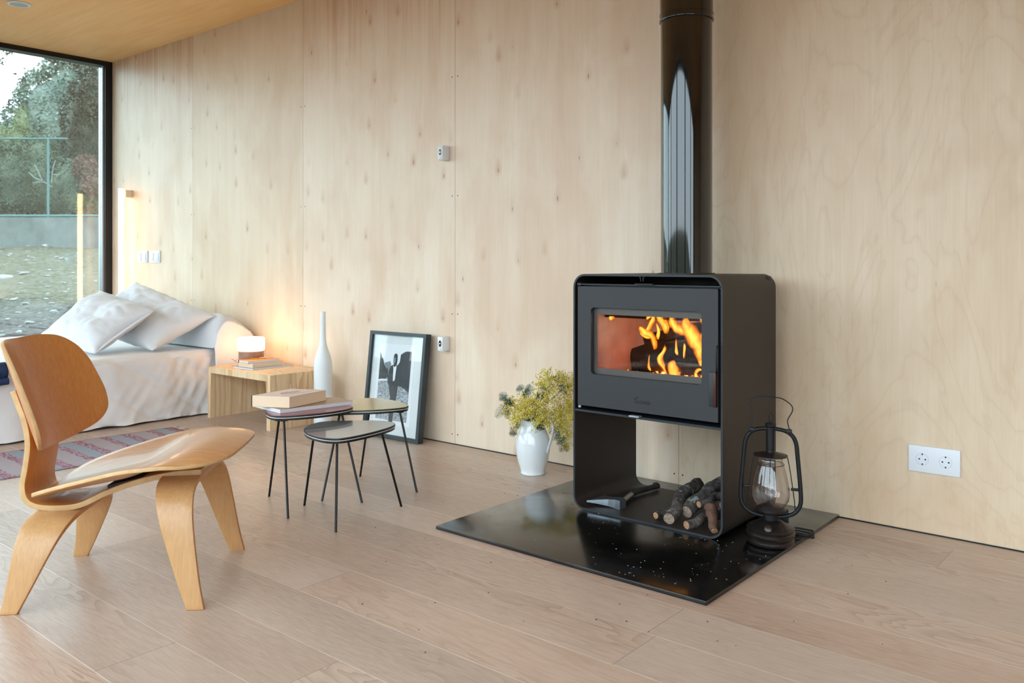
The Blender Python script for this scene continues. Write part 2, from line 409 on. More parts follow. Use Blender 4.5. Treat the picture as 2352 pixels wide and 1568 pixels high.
M['logo'] = simple('engraved_mark', srgb(8, 12, 15), .6)
def ground_mat():
    t = NT('mossy_ground')
    g = t.n('ShaderNodeNewGeometry'); v = g.outputs['Position']
    n1 = t.noise(v, 1.3, 5, .65); n2 = t.noise(v, 16, 5, .75)
    sp = t.n('ShaderNodeSeparateXYZ'); t.l(v, sp.inputs[0])
    near = t.ramp(t.math('ADD', sp.outputs[2], t.math('MULTIPLY', t.math('SUBTRACT', n1, .5), .5)), [(.30, 1.0), (.55, 0.0)])
    moss = t.ramp(n2, [(.32, srgb(64, 62, 52)), (.5, srgb(102, 98, 82)), (.68, srgb(138, 134, 122))])
    dirt = t.ramp(n2, [(.32, srgb(42, 36, 33)), (.5, srgb(84, 74, 68)), (.68, srgb(126, 116, 110))])
    sand = t.ramp(n1, [(.5, 0.0), (.66, .6)])
    c = t.mix(sand, moss, srgb(124, 114, 102)); c = t.mix(near, c, dirt)
    t.bsdf(c, .95, 0, .1, n2, .8, .05); return t.m
M['ground'] = ground_mat()
def conc():
    t = NT('old_concrete'); g = t.n('ShaderNodeNewGeometry'); n = t.noise(g.outputs['Position'], 3, 5, .7)
    t.bsdf(t.ramp(n, [(.3, srgb(84, 90, 90)), (.7, srgb(120, 126, 124))]), .9, 0, .2, n, .3, .01); return t.m
M['concrete'] = conc()
M['fence'] = simple('teal_fence_steel', srgb(78, 112, 110), .5, .2)
M['stone'] = simple('pale_stone', srgb(148, 146, 142), .9, 0, .15, 12, .3)
M['leaf_grey'] = leafm('grey_green_leaf', srgb(88, 100, 90), srgb(140, 150, 138), 2.5)
M['leaf_dark'] = leafm('dark_oak_leaf', srgb(54, 50, 42), srgb(90, 86, 72), 4)
M['leaf_mid'] = leafm('mid_green_leaf', srgb(70, 80, 66), srgb(106, 114, 94), 2)
M['leaf_lime'] = leafm('yellow_green_leaf', srgb(112, 120, 90), srgb(142, 148, 116), 2)
M['leaf_red'] = leafm('russet_leaf', srgb(108, 78, 70), srgb(142, 110, 98), 3)
M['trunk'] = simple('grey_trunk', srgb(92, 84, 78), .9, 0, .3, 20, .5)
M['trunk_pale'] = simple('pale_dead_wood', srgb(130, 132, 130), .9, 0, .1)
M['hill'] = leafm('hill_scrub', srgb(72, 92, 78), srgb(98, 114, 96), .8)
M['speck'] = simple('ash_fleck', srgb(176, 160, 146), .9)
M['speck_dark'] = simple('dark_crumb', srgb(46, 34, 28), .9)
M['ext'] = simple('outside_render', srgb(150, 148, 144), .8)

# ------------------------------------------------------------------ mesh helpers
def smooth_path(pts, n=6, closed=False):
    pts = [Vector(p) for p in pts]; out = []; N = len(pts)
    segs = N if closed else N - 1
    for i in range(segs):
        p0 = pts[(i - 1) % N] if closed or i > 0 else pts[0] * 2 - pts[1]
        p1 = pts[i]; p2 = pts[(i + 1) % N]
        p3 = pts[(i + 2) % N] if closed or i + 2 < N else pts[-1] * 2 - pts[-2]
        for k in range(n):
            t = k / n
            out.append(.5 * ((2 * p1) + (p2 - p0) * t + (2 * p0 - 5 * p1 + 4 * p2 - p3) * t * t + (3 * p1 - p0 - 3 * p2 + p3) * t ** 3))
    if not closed: out.append(pts[-1].copy())
    return out

class MB:
    def __init__(s): s.bm = bmesh.new(); s.mi = 0
    def _new(s, f0):
        for f in s.bm.faces[f0:] if False else list(s.bm.faces)[f0:]: f.material_index = s.mi
    def box(s, a, b, bevel=0, seg=2, mat=None):
        t = bmesh.new()
        bmesh.ops.create_cube(t, size=1)
        ax, ay, az = [(a[i] + b[i]) / 2 for i in range(3)]; d = [abs(b[i] - a[i]) for i in range(3)]
        for v in t.verts: v.co = Vector((v.co.x * d[0] + ax, v.co.y * d[1] + ay, v.co.z * d[2] + az))
        if bevel: bmesh.ops.bevel(t, geom=list(t.edges), offset=min(bevel, min(d) * .49), segments=seg, affect='EDGES', profile=.5)
        s.merge(t, mat); return s
    def merge(s, t, mat=None):
        if mat is not None:
            for v in t.verts: v.co = mat @ v.co
        for f in t.faces: f.material_index = s.mi
        me = bpy.data.meshes.new('tmp'); t.to_mesh(me); t.free(); s.bm.from_mesh(me); bpy.data.meshes.remove(me)
    def tube(s, pts, r, seg=8, closed=False, cap=True, flat=None):
        pts = [Vector(p) for p in pts]; N = len(pts)
        rr = r if isinstance(r, (list, tuple)) else [r] * N
        t = bmesh.new(); rings = []
        up = None
        for i, p in enumerate(pts):
            if closed: tan = pts[(i + 1) % N] - pts[i - 1]
            else: tan = pts[min(i + 1, N - 1)] - pts[max(i - 1, 0)]
            tan.normalize()
            if up is None:
                up = Vector((0, 0, 1)) if abs(tan.z) < .9 else Vector((1, 0, 0))
            side = tan.cross(up).normalized(); up = side.cross(tan).normalized()
            ring = []
            for k in range(seg):
                a = 2 * PI * k / seg
                q1, q2 = math.cos(a), math.sin(a)
                if flat: q2 *= flat
                ring.append(t.verts.new(p + (side * q1 + up * q2) * rr[i]))
            rings.append(ring)
        for i in range(N if closed else N - 1):
            A, B = rings[i], rings[(i + 1) % N]
            for k in range(seg): t.faces.new((A[k], A[(k + 1) % seg], B[(k + 1) % seg], B[k]))
        if cap and not closed:
            t.faces.new(rings[0][::-1]); t.faces.new(rings[-1])
        bmesh.ops.recalc_face_normals(t, faces=t.faces)
        s.merge(t); return s
    def lathe(s, prof, c=(0, 0, 0), seg=32, fn=None):
        t = bmesh.new(); rings = []
        for (r, z) in prof:
            ring = []
            for k in range(seg):
                a = 2 * PI * k / seg
                p = Vector((max(r, 1e-5) * math.cos(a), max(r, 1e-5) * math.sin(a), z))
                if fn: p = fn(p, a)
                ring.append(t.verts.new(p + Vector(c)))
            rings.append(ring)
        for A, B in zip(rings, rings[1:]):
            for k in range(seg): t.faces.new((A[k], A[(k + 1) % seg], B[(k + 1) % seg], B[k]))
        if prof[0][0] < 1e-4 or True:
            if prof[0][0] > 1e-4 and prof[0] != prof[-1]: t.faces.new(rings[0][::-1])
            if prof[-1][0] > 1e-4 and prof[0] != prof[-1]: t.faces.new(rings[-1])
        bmesh.ops.remove_doubles(t, verts=t.verts, dist=2e-5)
        bmesh.ops.recalc_face_normals(t, faces=t.faces)
        s.merge(t); return s
    def prism(s, poly, z0, z1, fn=None, bevel=0):
        """poly: (a, b) list; fn(a, b, c) -> point, default the xy plane"""
        fn = fn or (lambda a, b, c: Vector((a, b, c)))
        t = bmesh.new()
        A = [t.verts.new(fn(a, b, z0)) for a, b in poly]; B = [t.verts.new(fn(a, b, z1)) for a, b in poly]
        t.faces.new(A[::-1]); t.faces.new(B)
        n = len(poly)
        for i in range(n): t.faces.new((A[i], A[(i + 1) % n], B[(i + 1) % n], B[i]))
        if bevel:
            bmesh.ops.bevel(t, geom=[e for e in t.edges if len(e.link_faces) == 2 and e.calc_face_angle(0) > .8], offset=bevel, segments=2, affect='EDGES')
        bmesh.ops.recalc_face_normals(t, faces=t.faces)
        s.merge(t); return s
    def grid(s, fn, nu, nv, closed_u=False):
        t = bmesh.new()
        V = [[t.verts.new(fn(i / nu, j / nv)) for j in range(nv + 1)] for i in range(nu + (0 if closed_u else 1))]
        n = len(V)
        for i in range(nu):
            for j in range(nv): t.faces.new((V[i][j], V[(i + 1) % n][j], V[(i + 1) % n][j + 1], V[i][j + 1]))
        s.merge(t); return s
    def ball(s, c, r, sub=2, sc=(1, 1, 1), jit=0):
        t = bmesh.new(); bmesh.ops.create_icosphere(t, subdivisions=sub, radius=r)
        for v in t.verts:
            k = 1 + (jit * noise.noise(v.co * (1.6 / r) + Vector(c)) if jit else 0)
            v.co = Vector((v.co.x * sc[0] * k, v.co.y * sc[1] * k, v.co.z * sc[2] * k)) + Vector(c)
        s.merge(t); return s
    def quad(s, *ps):
        s.bm.faces.new([s.bm.verts.new(p) for p in ps]).material_index = s.mi; return s
    def move(s, m):
        for v in s.bm.verts: v.co = m @ v.co
        return s
    def build(s, name, mats, parent=None, smooth=35, origin=None):
        me = bpy.data.meshes.new(name)
        if origin is not None:
            for v in s.bm.verts: v.co = v.co - Vector(origin)
        s.bm.to_mesh(me); s.bm.free()
        for m in (mats if isinstance(mats, (list, tuple)) else [mats]): me.materials.append(m)
        if smooth:
            me.polygons.foreach_set('use_smooth', [True] * len(me.polygons))
            me.set_sharp_from_angle(angle=rad(smooth))
        o = bpy.data.objects.new(name, me); C.objects.link(o)
        if parent is not None: o.parent = parent
        if origin is not None: o.location = origin
        return o

def thing(name, label, cat, loc=(0, 0, 0), rz=0, group=None):
    o = bpy.data.objects.new(name, None); C.objects.link(o); o.empty_display_size = .05
    o.location = loc; o.rotation_euler = (0, 0, rz); return tag(o, label, cat, group)
def tag(o, label, cat, group=None, kind=None):
    o['label'] = label; o['category'] = cat
    if group: o['group'] = group
    if kind: o['kind'] = kind
    return o
def struct(o): o['kind'] = 'structure'; return o
def mod(o, typ, **kw):
    m = o.modifiers.new(typ.lower(), typ)
    for k, v in kw.items(): setattr(m, k, v)
    return m
def copy_tree(o, parent=None):
    c = o.copy(); C.objects.link(c); c.parent = parent
    for ch in list(o.children): copy_tree(ch, c)
    return c
def rot(axis, a): return Matrix.Rotation(a, 4, axis)
def tr(*v): return Matrix.Translation(Vector(v))

# ------------------------------------------------------------------ the room
XL, XR, YB, YF, H = -6.63, 4.2, 3.05, -.42, 2.473
struct(MB().box((XL - .12, YF - .1, -.2), (XR + .2, YB + .15, 0)).build('floor', M['floor'], smooth=0))
struct(MB().box((XL - .12, YF - .3, H), (XR + .2, YB + .15, H + .25)).build('ceiling', M['ceiling'], smooth=0))
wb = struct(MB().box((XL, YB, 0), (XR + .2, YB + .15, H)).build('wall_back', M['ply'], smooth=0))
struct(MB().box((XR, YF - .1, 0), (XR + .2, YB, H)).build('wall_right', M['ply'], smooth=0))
# glazed long side behind the viewer: header, posts, end piers
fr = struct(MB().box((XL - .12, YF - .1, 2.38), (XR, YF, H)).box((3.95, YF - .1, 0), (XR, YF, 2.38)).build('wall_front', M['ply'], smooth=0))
m = MB()
for x in (-6.6, -4.45, -2.3, -.15, 2.0, 3.9): m.box((x - .10, YF - .08, 0), (x + .10, YF - .02, 2.38))
m.box((XL, YF - .08, 2.32), (3.95, YF - .02, 2.38)).box((XL, YF - .08, 0), (3.95, YF - .02, .05))
d1 = struct(m.build('window_2', M['frame_black'], smooth=0))
g_ = MB()
for x0, x1 in ((-6.55, -4.50), (-4.40, -2.35), (-2.25, -.20), (-.10, 1.95), (2.05, 3.85)): g_.box((x0, YF - .055, .05), (x1, YF - .045, 2.32))
g_.build('window_pane', M['pane_clear'], d1, smooth=0)
# left window, floor to ceiling
m = MB()
m.box((XL - .105, YB - .052, 0), (XL - .004, YB + .1, H)).box((XL - .105, YF, H - .036), (XL - .004, YB - .052, H))
m.box((XL - .105, YF, 0), (XL - .004, YB - .052, .04)).box((XL - .105, YF - .02, 0), (XL - .004, YF + .06, H))
w1 = struct(m.build('window_1', M['frame_black'], smooth=0))
m = MB()
for x0, x1 in ((-.094, -.060), (-.054, -.030)): m.box((XL + x0, YB - .064, .04), (XL + x1, YB - .052, H - .036))
m.build('frame_track', M['frame_grey'], w1, smooth=0)
MB().box((XL - .052, YF + .06, .04), (XL - .046, YB - .056, H - .036)).build('window_pane', M['pane'], w1, smooth=0)
struct(MB().box((XL, YB - .004, 0), (XR, YB, .004)).build('trim_1', M['frame_black'], smooth=0))
# screw pairs beside each plywood seam
scr = MB().lathe([(0, 0), (.0032, 0), (.0032, .0008), (0, .0008)], seg=10); scr.move(rot('X', rad(90)))
s0 = scr.build('screw_head', M['copper'], wb, smooth=0)
first = True
for sx_ in (-5.43, -4.18, -2.93, -1.68, -.43):
    for z in (.05, .65, 1.24, 1.835):
        for d in (-.02, .018):
            o = s0 if first else s0.copy()
            if not first: C.objects.link(o); o.parent = wb
            first = False
            o.location = (sx_ + d, YB - .0001, z)

# ------------------------------------------------------------------ ceiling spot
t = thing('ceiling_spotlight', 'round white recessed spotlight in the plywood ceiling', 'light', (-5.57, 2.0, H))
MB().lathe([(.047, -.001), (.062, -.001), (.064, -.004), (.060, -.007), (.049, -.007), (.047, -.001)], seg=40).build('trim_ring', M['plastic'], t)
MB().lathe([(0, -.002), (.048, -.002), (.048, -.0045), (0, -.0045)], seg=32).build('diffuser', M['frame_grey'], t)

# ------------------------------------------------------------------ wall switches, sensors, sockets
def wall_switch(x, z, label):
    t = thing('light_switch', label, 'switch', (x, YB, z))
    MB().box((-.078, -.009, -.044), (.078, 0, .044), .003).build('plate', M['plastic'], t)
    for sx_ in (-.0355, .0355):
        MB().box((sx_ - .026, -.0125, -.029), (sx_ + .026, -.008, .029), .002).build('rocker', M['plastic'], t)
    return t
wall_switch(-6.136, .953, 'white double light switch, the left one nearer the lit wall tube')
wall_switch(-5.952, .953, 'white double light switch, the right one further from the lit wall tube')
def sensor(z, label):
    t = thing('wall_sensor', label, 'sensor', (-2.985, YB, z), rad(0))
    MB().box((-.018, -.052, -.036), (.018, 0, .036), .004).build('housing', M['plastic'], t)
    m2 = MB().lathe([(0, 0), (.016, 0), (.016, .0015), (0, .0015)], seg=24)
    m2.move(tr(.001, -.0515, .002) @ rot('X', rad(90)) @ Matrix.Diagonal((.55, 1, 1, 1)))
    m2.build('lens', M['sensor_black'], t)
    MB().ball((.001, -.0535, .002), .0030, 1).build('indicator', M['sensor_led'], t)
    MB().box((.006, -.0526, -.029), (.010, -.0515, -.026)).build('screw', M['sensor_black'], t, 0)
sensor(1.455, 'small white wall sensor with dark oval lens, the upper one high on the plywood')
sensor(.501, 'small white wall sensor with dark oval lens, the lower one beside the framed photograph')
t = thing('double_socket', 'white double wall socket low on the plywood right of the stove', 'socket', (-.729, YB, .249))
MB().box((-.079, -.010, -.044), (.079, 0, .044), .0025).build('plate', M['plastic'], t)
for cx in (-.0355, .0355):
    m = MB().lathe([(.0190, 0), (.0195, 0), (.0195, .0009), (.0190, .0009), (.0190, 0)], seg=40); m.move(tr(cx, -.0097, 0) @ rot('X', rad(90)))
    so = m.build('socket_ring', M['cover_grey'], t)
    for dx in (-.0095, .0095):
        m = MB().lathe([(0, 0), (.0026, 0), (.0026, .001), (0, .001)], seg=14); m.move(tr(cx + dx, -.0099, 0) @ rot('X', rad(90)))
        m.build('pin_hole', M['socket_dark'], so)
    for dz in (-.0165, .0165):
        MB().box((cx - .002, -.0112, dz - .0025), (cx + .002, -.0097, dz + .0025)).build('earth_clip', M['socket_dark'], so)

# ------------------------------------------------------------------ tube wall lamp
t = thing('wall_tube_lamp', 'tall lit opal tube lamp standing off the wall by the window', 'lamp', (-6.325, YB - .075, .47))
MB().lathe([(0, 0), (.017, 0), (.019, .003), (.019, .992), (.017, .995), (0, .995)], seg=24).build('tube', M['tube_light'], t)
for z in (.93, .03):
    MB().box((-.006, .0185, z), (.034, .075, z + .055), .003).build('bracket', M['pine_edge'], t)

# ------------------------------------------------------------------ hearth plate and stove
hp = MB().box((-2.044, 2.033, 0), (-1.038, 3.044, .012), .0015).build('hearth_plate', M['hearth'], smooth=30)
tag(hp, 'square glossy black steel hearth plate under the stove', 'hearth')

SX0, SX1, SY0, SY1, SZ0, SZ1 = -1.810, -1.222, 2.505, 2.925, .0125, .864
stove = thing('wood_stove', 'black freestanding wood-burning stove on the glossy hearth plate', 'stove', (-1.516, 2.7, .0125))
def rrect(x0, z0, x1, z1, r, n=8):
    pts = []
    for cx, cz, a0 in ((x1 - r, z1 - r, 0), (x0 + r, z1 - r, 90), (x0 + r, z0 + r, 180), (x1 - r, z0 + r, 270)):
        for k in range(n + 1):
            a = rad(a0 + 90 * k / n); pts.append((cx + r * math.cos(a), cz + r * math.sin(a)))
    return pts
def ring_prism(outer, inner, y0, y1, parent, name, mats, edge_mat=None):
    m = MB(); bm = m.bm; n = len(outer)
    V = {}
    for tag_, pts in (('o', outer), ('i', inner)):
        for y, yy in ((0, y0), (1, y1)): V[tag_, y] = [bm.verts.new((a, yy, b)) for a, b in pts]
    for i in range(n):
        j = (i + 1) % n
        f = bm.faces.new((V['o', 0][i], V['o', 1][i], V['o', 1][j], V['o', 0][j]))
        f = bm.faces.new((V['i', 0][i], V['i', 0][j], V['i', 1][j], V['i', 1][i]))
        f = bm.faces.new((V['o', 0][i], V['o', 0][j], V['i', 0][j], V['i', 0][i])); f.material_index = 1 if edge_mat else 0
        f = bm.faces.new((V['o', 1][i], V['i', 1][i], V['i', 1][j], V['o', 1][j]))
    bmesh.ops.recalc_face_normals(bm, faces=bm.faces)
    o = m.build(name, [mats, edge_mat] if edge_mat else mats, None, 30)
    o.parent = parent; o.location = tuple(-c for c in parent.location)
    return o
def P(o, parent):
    """parent a mesh that was built in world coordinates"""
    o.parent = parent
    o.matrix_parent_inverse = (Matrix.Translation(parent.location) @ parent.rotation_euler.to_matrix().to_4x4()).inverted()
    return o
TH = .007
ring_prism(rrect(SX0, SZ0, SX1, SZ1, .048), rrect(SX0 + TH, SZ0 + TH, SX1 - TH, SZ1 - TH, .041), SY0, SY1, stove, 'casing', M['stove'], M['stove_edge'])
# middle shelf, firebox body
P(MB().box((SX0 + TH, SY0 + .001, .366), (SX1 - TH, SY1, .374), .001).build('shelf', M['stove_edge'], smooth=0), stove)
fb = MB()
fx0, fx1, fz0, fz1, fy0, fy1 = -1.765, -1.262, .47, .765, 2.535, 2.86
# outer body of the firebox in pieces round the chamber
fb.box((SX0 + .02, 2.53, .385), (SX1 - .02, 2.9, fz0)).box((SX0 + .02, 2.53, fz1), (SX1 - .02, 2.9, .815))
fb.box((SX0 + .02, 2.53, fz0), (fx0, 2.9, fz1)).box((fx1, 2.53, fz0), (SX1 - .02, 2.9, fz1)).box((fx0, fy1, fz0), (fx1, 2.9, fz1))
body = P(fb.build('firebox', M['soot'], smooth=0), stove)
lin = MB()
lin.box((fx0, fy0, fz0), (fx0 + .012, fy1, fz1 - .03)).box((fx1 - .012, fy0, fz0), (fx1, fy1, fz1 - .03)).box((fx0, fy1 - .012, fz0), (fx1, fy1, fz1 - .03)).box((fx0, fy0, fz0), (fx1, fy1, fz0 + .012))
lining = P(lin.build('firebrick_lining', M['brick'], smooth=0), stove)
P(MB().box((fx0 + .012, 2.625, fz1 - .062), (fx1 - .012, fy1 - .012, fz1 - .048)).build('baffle', M['soot'], smooth=0), stove)
P(MB().box((SX0 + TH, 2.885, .374), (SX1 - TH, 2.9, SZ1 - TH)).build('back_plate', M['stove'], smooth=0), stove)
# cavity back plate + air slides
P(MB().box((SX0 + TH, 2.56, .815), (SX1 - TH, 2.9, .822)).build('cavity_plate', M['rubber'], smooth=0), stove)
P(MB().box((-1.775, 2.500, .8245), (SX1 - TH, 2.512, .8295), .001).box((-1.788, 2.498, .8215), (-1.772, 2.514, .832), .002).build('air_rail', M['stove_edge'], smooth=0), stove)
P(MB().box((-1.54, 2.488, .829), (-1.47, 2.505, .833), .001).build('air_slide', M['stove_edge'], smooth=0), stove)
t2 = MB()
for s in (-1, 1):
    t2.tube(smooth_path([(-1.522 + s * .011, 2.508, .857), (-1.522 + s * .006, 2.506, .852), (-1.522 + s * .0045, 2.507, .84)], 4), .0018, 6)
P(t2.build('casing_tab', M['stove_edge']), stove)
P(MB().box((-1.565, 2.49, .3735), (-1.525, 2.512, .379), .001).build('ash_slide', M['frame_grey'], smooth=0), stove)
# door: plate with a round-cornered window
DX0, DX1, DZ0, DZ1 = -1.788, -1.237, .3905, .8195
WX0, WX1, WZ0, WZ1 = -1.731, -1.295, .506, .7445
door = thing('door', '', ''); del door['label']; del door['category']
door.parent = stove; door.location = (-.272, -.19, .378)
DL = Vector(stove.location) + Vector(door.location)
def PD(o):
    o.parent = door; o.location = tuple(Vector(o.location) - DL); return o
def plate_with_hole(outer, inner, y0, y1, mat, bevel=True):
    m = MB(); bm = m.bm; n = len(outer)
    O0 = [bm.verts.new((a, y0, b)) for a, b in outer]; O1 = [bm.verts.new((a, y1, b)) for a, b in outer]
    I0 = [bm.verts.new((a, y0, b)) for a, b in inner]; I1 = [bm.verts.new((a, y1, b)) for a, b in inner]
    for i in range(n):
        j = (i + 1) % n
        bm.faces.new((O0[i], O0[j], I0[j], I0[i])); bm.faces.new((O1[i], I1[i], I1[j], O1[j]))
        bm.faces.new((O0[i], O1[i], O1[j], O0[j])); bm.faces.new((I0[i], I0[j], I1[j], I1[i]))
    bmesh.ops.recalc_face_normals(bm, faces=bm.faces)
    return m
PD(plate_with_hole(rrect(DX0, DZ0, DX1, DZ1, .004), rrect(WX0, WZ0, WX1, WZ1, .014), 2.502, 2.522, None).build('door_plate', M['stove_door'], smooth=30))
GZ0, GZ1, GX0, GX1 = .528, .7195, -1.7165, -1.287
PD(plate_with_hole(rrect(WX0 - .01, WZ0 - .01, WX1 + .01, WZ1 + .01, .01), rrect(GX0, GZ0, WX1 + .006, GZ1, .002), 2.5225, 2.5245, None).build('glass_border', M['glass_print'], smooth=0))
PD(MB().box((WX0 - .01, 2.5247, WZ0 - .01), (WX1 + .01, 2.5285, WZ1 + .01)).build('door_glass', M['stove_glass'], smooth=0))
h = PD(MB().box((-1.266, 2.4945, .442), (-1.2475, 2.5025, .552), .002).build('handle_plate', M['stove_door'], smooth=30))
PD(MB().box((-1.2475, 2.488, .4405), (-1.2385, 2.5025, .553), .0015).build('handle', M['copper'], smooth=30))
PD(MB().tube(smooth_path([(-1.2335, 2.4985, .638), (-1.2335, 2.487, .632), (-1.2335, 2.484, .60), (-1.2335, 2.486, .565), (-1.2385, 2.4965, .552)], 5), .0032, 8).build('latch_rod', M['wire']))
for z in (.826, .385):
    PD(MB().lathe([(0, -.004), (.006, -.004), (.006, .004), (0, .004)], (-1.783, 2.508, z), 14).build('hinge_pin', M['frame_grey']))
# raised maker's mark: check-shaped swoosh over the word
sw = MB()
sw.tube(smooth_path([(-1.5505, 2.5017, .4395), (-1.5480, 2.5017, .4355), (-1.5455, 2.5017, .4345), (-1.5425, 2.5017, .4385), (-1.539, 2.5017, .4425), (-1.534, 2.5017, .4425), (-1.5305, 2.5017, .4405)], 4),
        [.0011] * 8 + [.0013] * 8 + [.0009, .0008, .0008, .0006, .0005, .0004, .0003, .0003, .0002][:9], 6)
PD(sw.build('maker_swoosh', M['logo']))
cu = bpy.data.curves.new('maker_name', 'FONT'); cu.body = 'LACUNZA'; cu.size = .0155; cu.extrude = .0004; cu.offset = .0004
cu.space_character = 1.0; cu.align_x = 'LEFT'
to = bpy.data.objects.new('maker_name', cu); C.objects.link(to)
dg = bpy.context.evaluated_depsgraph_get(); me = bpy.data.meshes.new_from_object(to.evaluated_get(dg)); bpy.data.objects.remove(to)
me.materials.clear(); me.materials.append(M['logo'])
wid = max(v.co.x for v in me.vertices)
for v in me.vertices:
    x, y, z = v.co; v.co = (-1.5495 + x * (.064 / wid), 2.5018 - z, .4205 + y)
PD(bpy.data.objects.new('maker_name', me)); C.objects.link([o for o in bpy.data.objects if o.data is me][0])
# inside: burning logs, embers, flames
def log_mesh(p0, p1, r0, r1, bend=.0, seg=14, n=12, rough=.12, seed=0):
    p0, p1 = Vector(p0), Vector(p1); d = p1 - p0
    side = d.cross(Vector((0, 0, 1))).normalized(); up = side.cross(d).normalized()
    m = MB(); bm = m.bm; rings = []
    for i in range(n + 1):
        t_ = i / n; c = p0 + d * t_ + up * math.sin(t_ * PI) * bend + side * noise.noise(Vector((seed, t_ * 3, 0))) * .02 * (bend != 0)
        r = r0 + (r1 - r0) * t_; ring = []
        for k in range(seg):
            a = 2 * PI * k / seg
            q = side * math.cos(a) + up * math.sin(a)
            rr = r * (1 + rough * noise.noise(Vector((math.cos(a) * 1.4 + seed, math.sin(a) * 1.4, t_ * 5))) + rough * .5 * noise.noise(Vector((math.cos(a) * 4, math.sin(a) * 4 + seed, t_ * 14))))
            ring.append(bm.verts.new(c + q * rr))
        rings.append(ring)
    for A, B in zip(rings, rings[1:]):
        for k in range(seg): bm.faces.new((A[k], A[(k + 1) % seg], B[(k + 1) % seg], B[k]))
    f0 = bm.faces.new(rings[0][::-1]); f1 = bm.faces.new(rings[-1]); f0.material_index = f1.material_index = 1
    bmesh.ops.recalc_face_normals(bm, faces=bm.faces)
    return m
def burn(p0, p1, r0, r1, label, seed, stub=None, bend=.008):
    o = log_mesh(p0, p1, r0, r1, bend, seed=seed, rough=.25)
    if stub: o.tube(smooth_path(stub, 3), [.016, .015, .014, .013, .012, .012, .011][:len(smooth_path(stub, 3))], 8)
    o = o.build('burning_log', [M['char'], M['char']], origin=p0)
    tag(o, label, 'log', 'burning logs in the stove'); return o
burn((-1.615, 2.60, .545), (-1.33, 2.72, .585), .050, .046, 'thick charred log leaning across the fire in the stove', 1, bend=.02)
burn((-1.60, 2.66, .60), (-1.40, 2.78, .665), .036, .036, 'charred log lying uppermost at the back of the stove fire', 2)
burn((-1.47, 2.59, .535), (-1.30, 2.62, .548), .030, .026, 'charred stick with a knob end at the right of the stove fire', 3,
     stub=[(-1.345, 2.615, .565), (-1.335, 2.61, .60), (-1.322, 2.605, .618)])
burn((-1.60, 2.565, .502), (-1.50, 2.57, .504), .022, .018, 'short black lump of charred wood at the front of the stove fire', 4)
em = MB()
for i in range(170):
    x = -1.64 + .37 * R.random() ** .9; y = 2.545 + R.random() * .24
    em.ball((x, y, .487 + R.random() * .022 + .02 * (x > -1.42) * R.random()), .006 + .010 * R.random(), 1, (1.2, 1, .8), .5)
tag(em.build('ember_bed', M['ember'], smooth=0), 'glowing ember bed under the burning logs', 'embers', None, 'stuff')
def tongue(m, pts, r, flat=.35):
    """a lens-shaped lick of flame; the first texture coordinate (heat) is 1 on its axis and 0 at its rim and tip"""
    p = smooth_path(pts, 7); n = len(p); r *= 1.55; K = 10
    t_ = MB(); bm = t_.bm; uv = bm.loops.layers.uv.new('UVMap'); ht = {}; rows = []
    for i in range(n):
        f = i / (n - 1); tan = (p[min(i + 1, n - 1)] - p[max(i - 1, 0)]).normalized(); side = tan.cross(Vector((0, 1, 0))).normalized()
        wd = r * (math.sin(PI * min(1, f * .9 + .1)) ** .8) * (1 - .3 * f); row = []
        for k in range(2 * K):
            c_ = math.cos(PI * k / K); d_ = math.sin(PI * k / K)
            q = p[i] + side * wd * c_ + Vector((0, 1, 0)) * wd * flat * d_
            q += Vector((noise.noise(p[i] * 30 + Vector((c_, 0, 0))) * .007, 0, noise.noise(q * 40) * .006))
            v = bm.verts.new(q); ht[v] = (1 - abs(c_) ** 1.6) * min(1, 4.5 * (1 - f)) * (.55 + .45 * min(1, 6 * f)); row.append(v)
        rows.append(row)
    for A, B in zip(rows, rows[1:]):
        for k in range(2 * K): bm.faces.new((A[k], A[(k + 1) % (2 * K)], B[(k + 1) % (2 * K)], B[k]))
    for f_ in bm.faces:
        for l_ in f_.loops: l_[uv].uv = (ht[l_.vert], 0)
    return t_
FY = 2.60
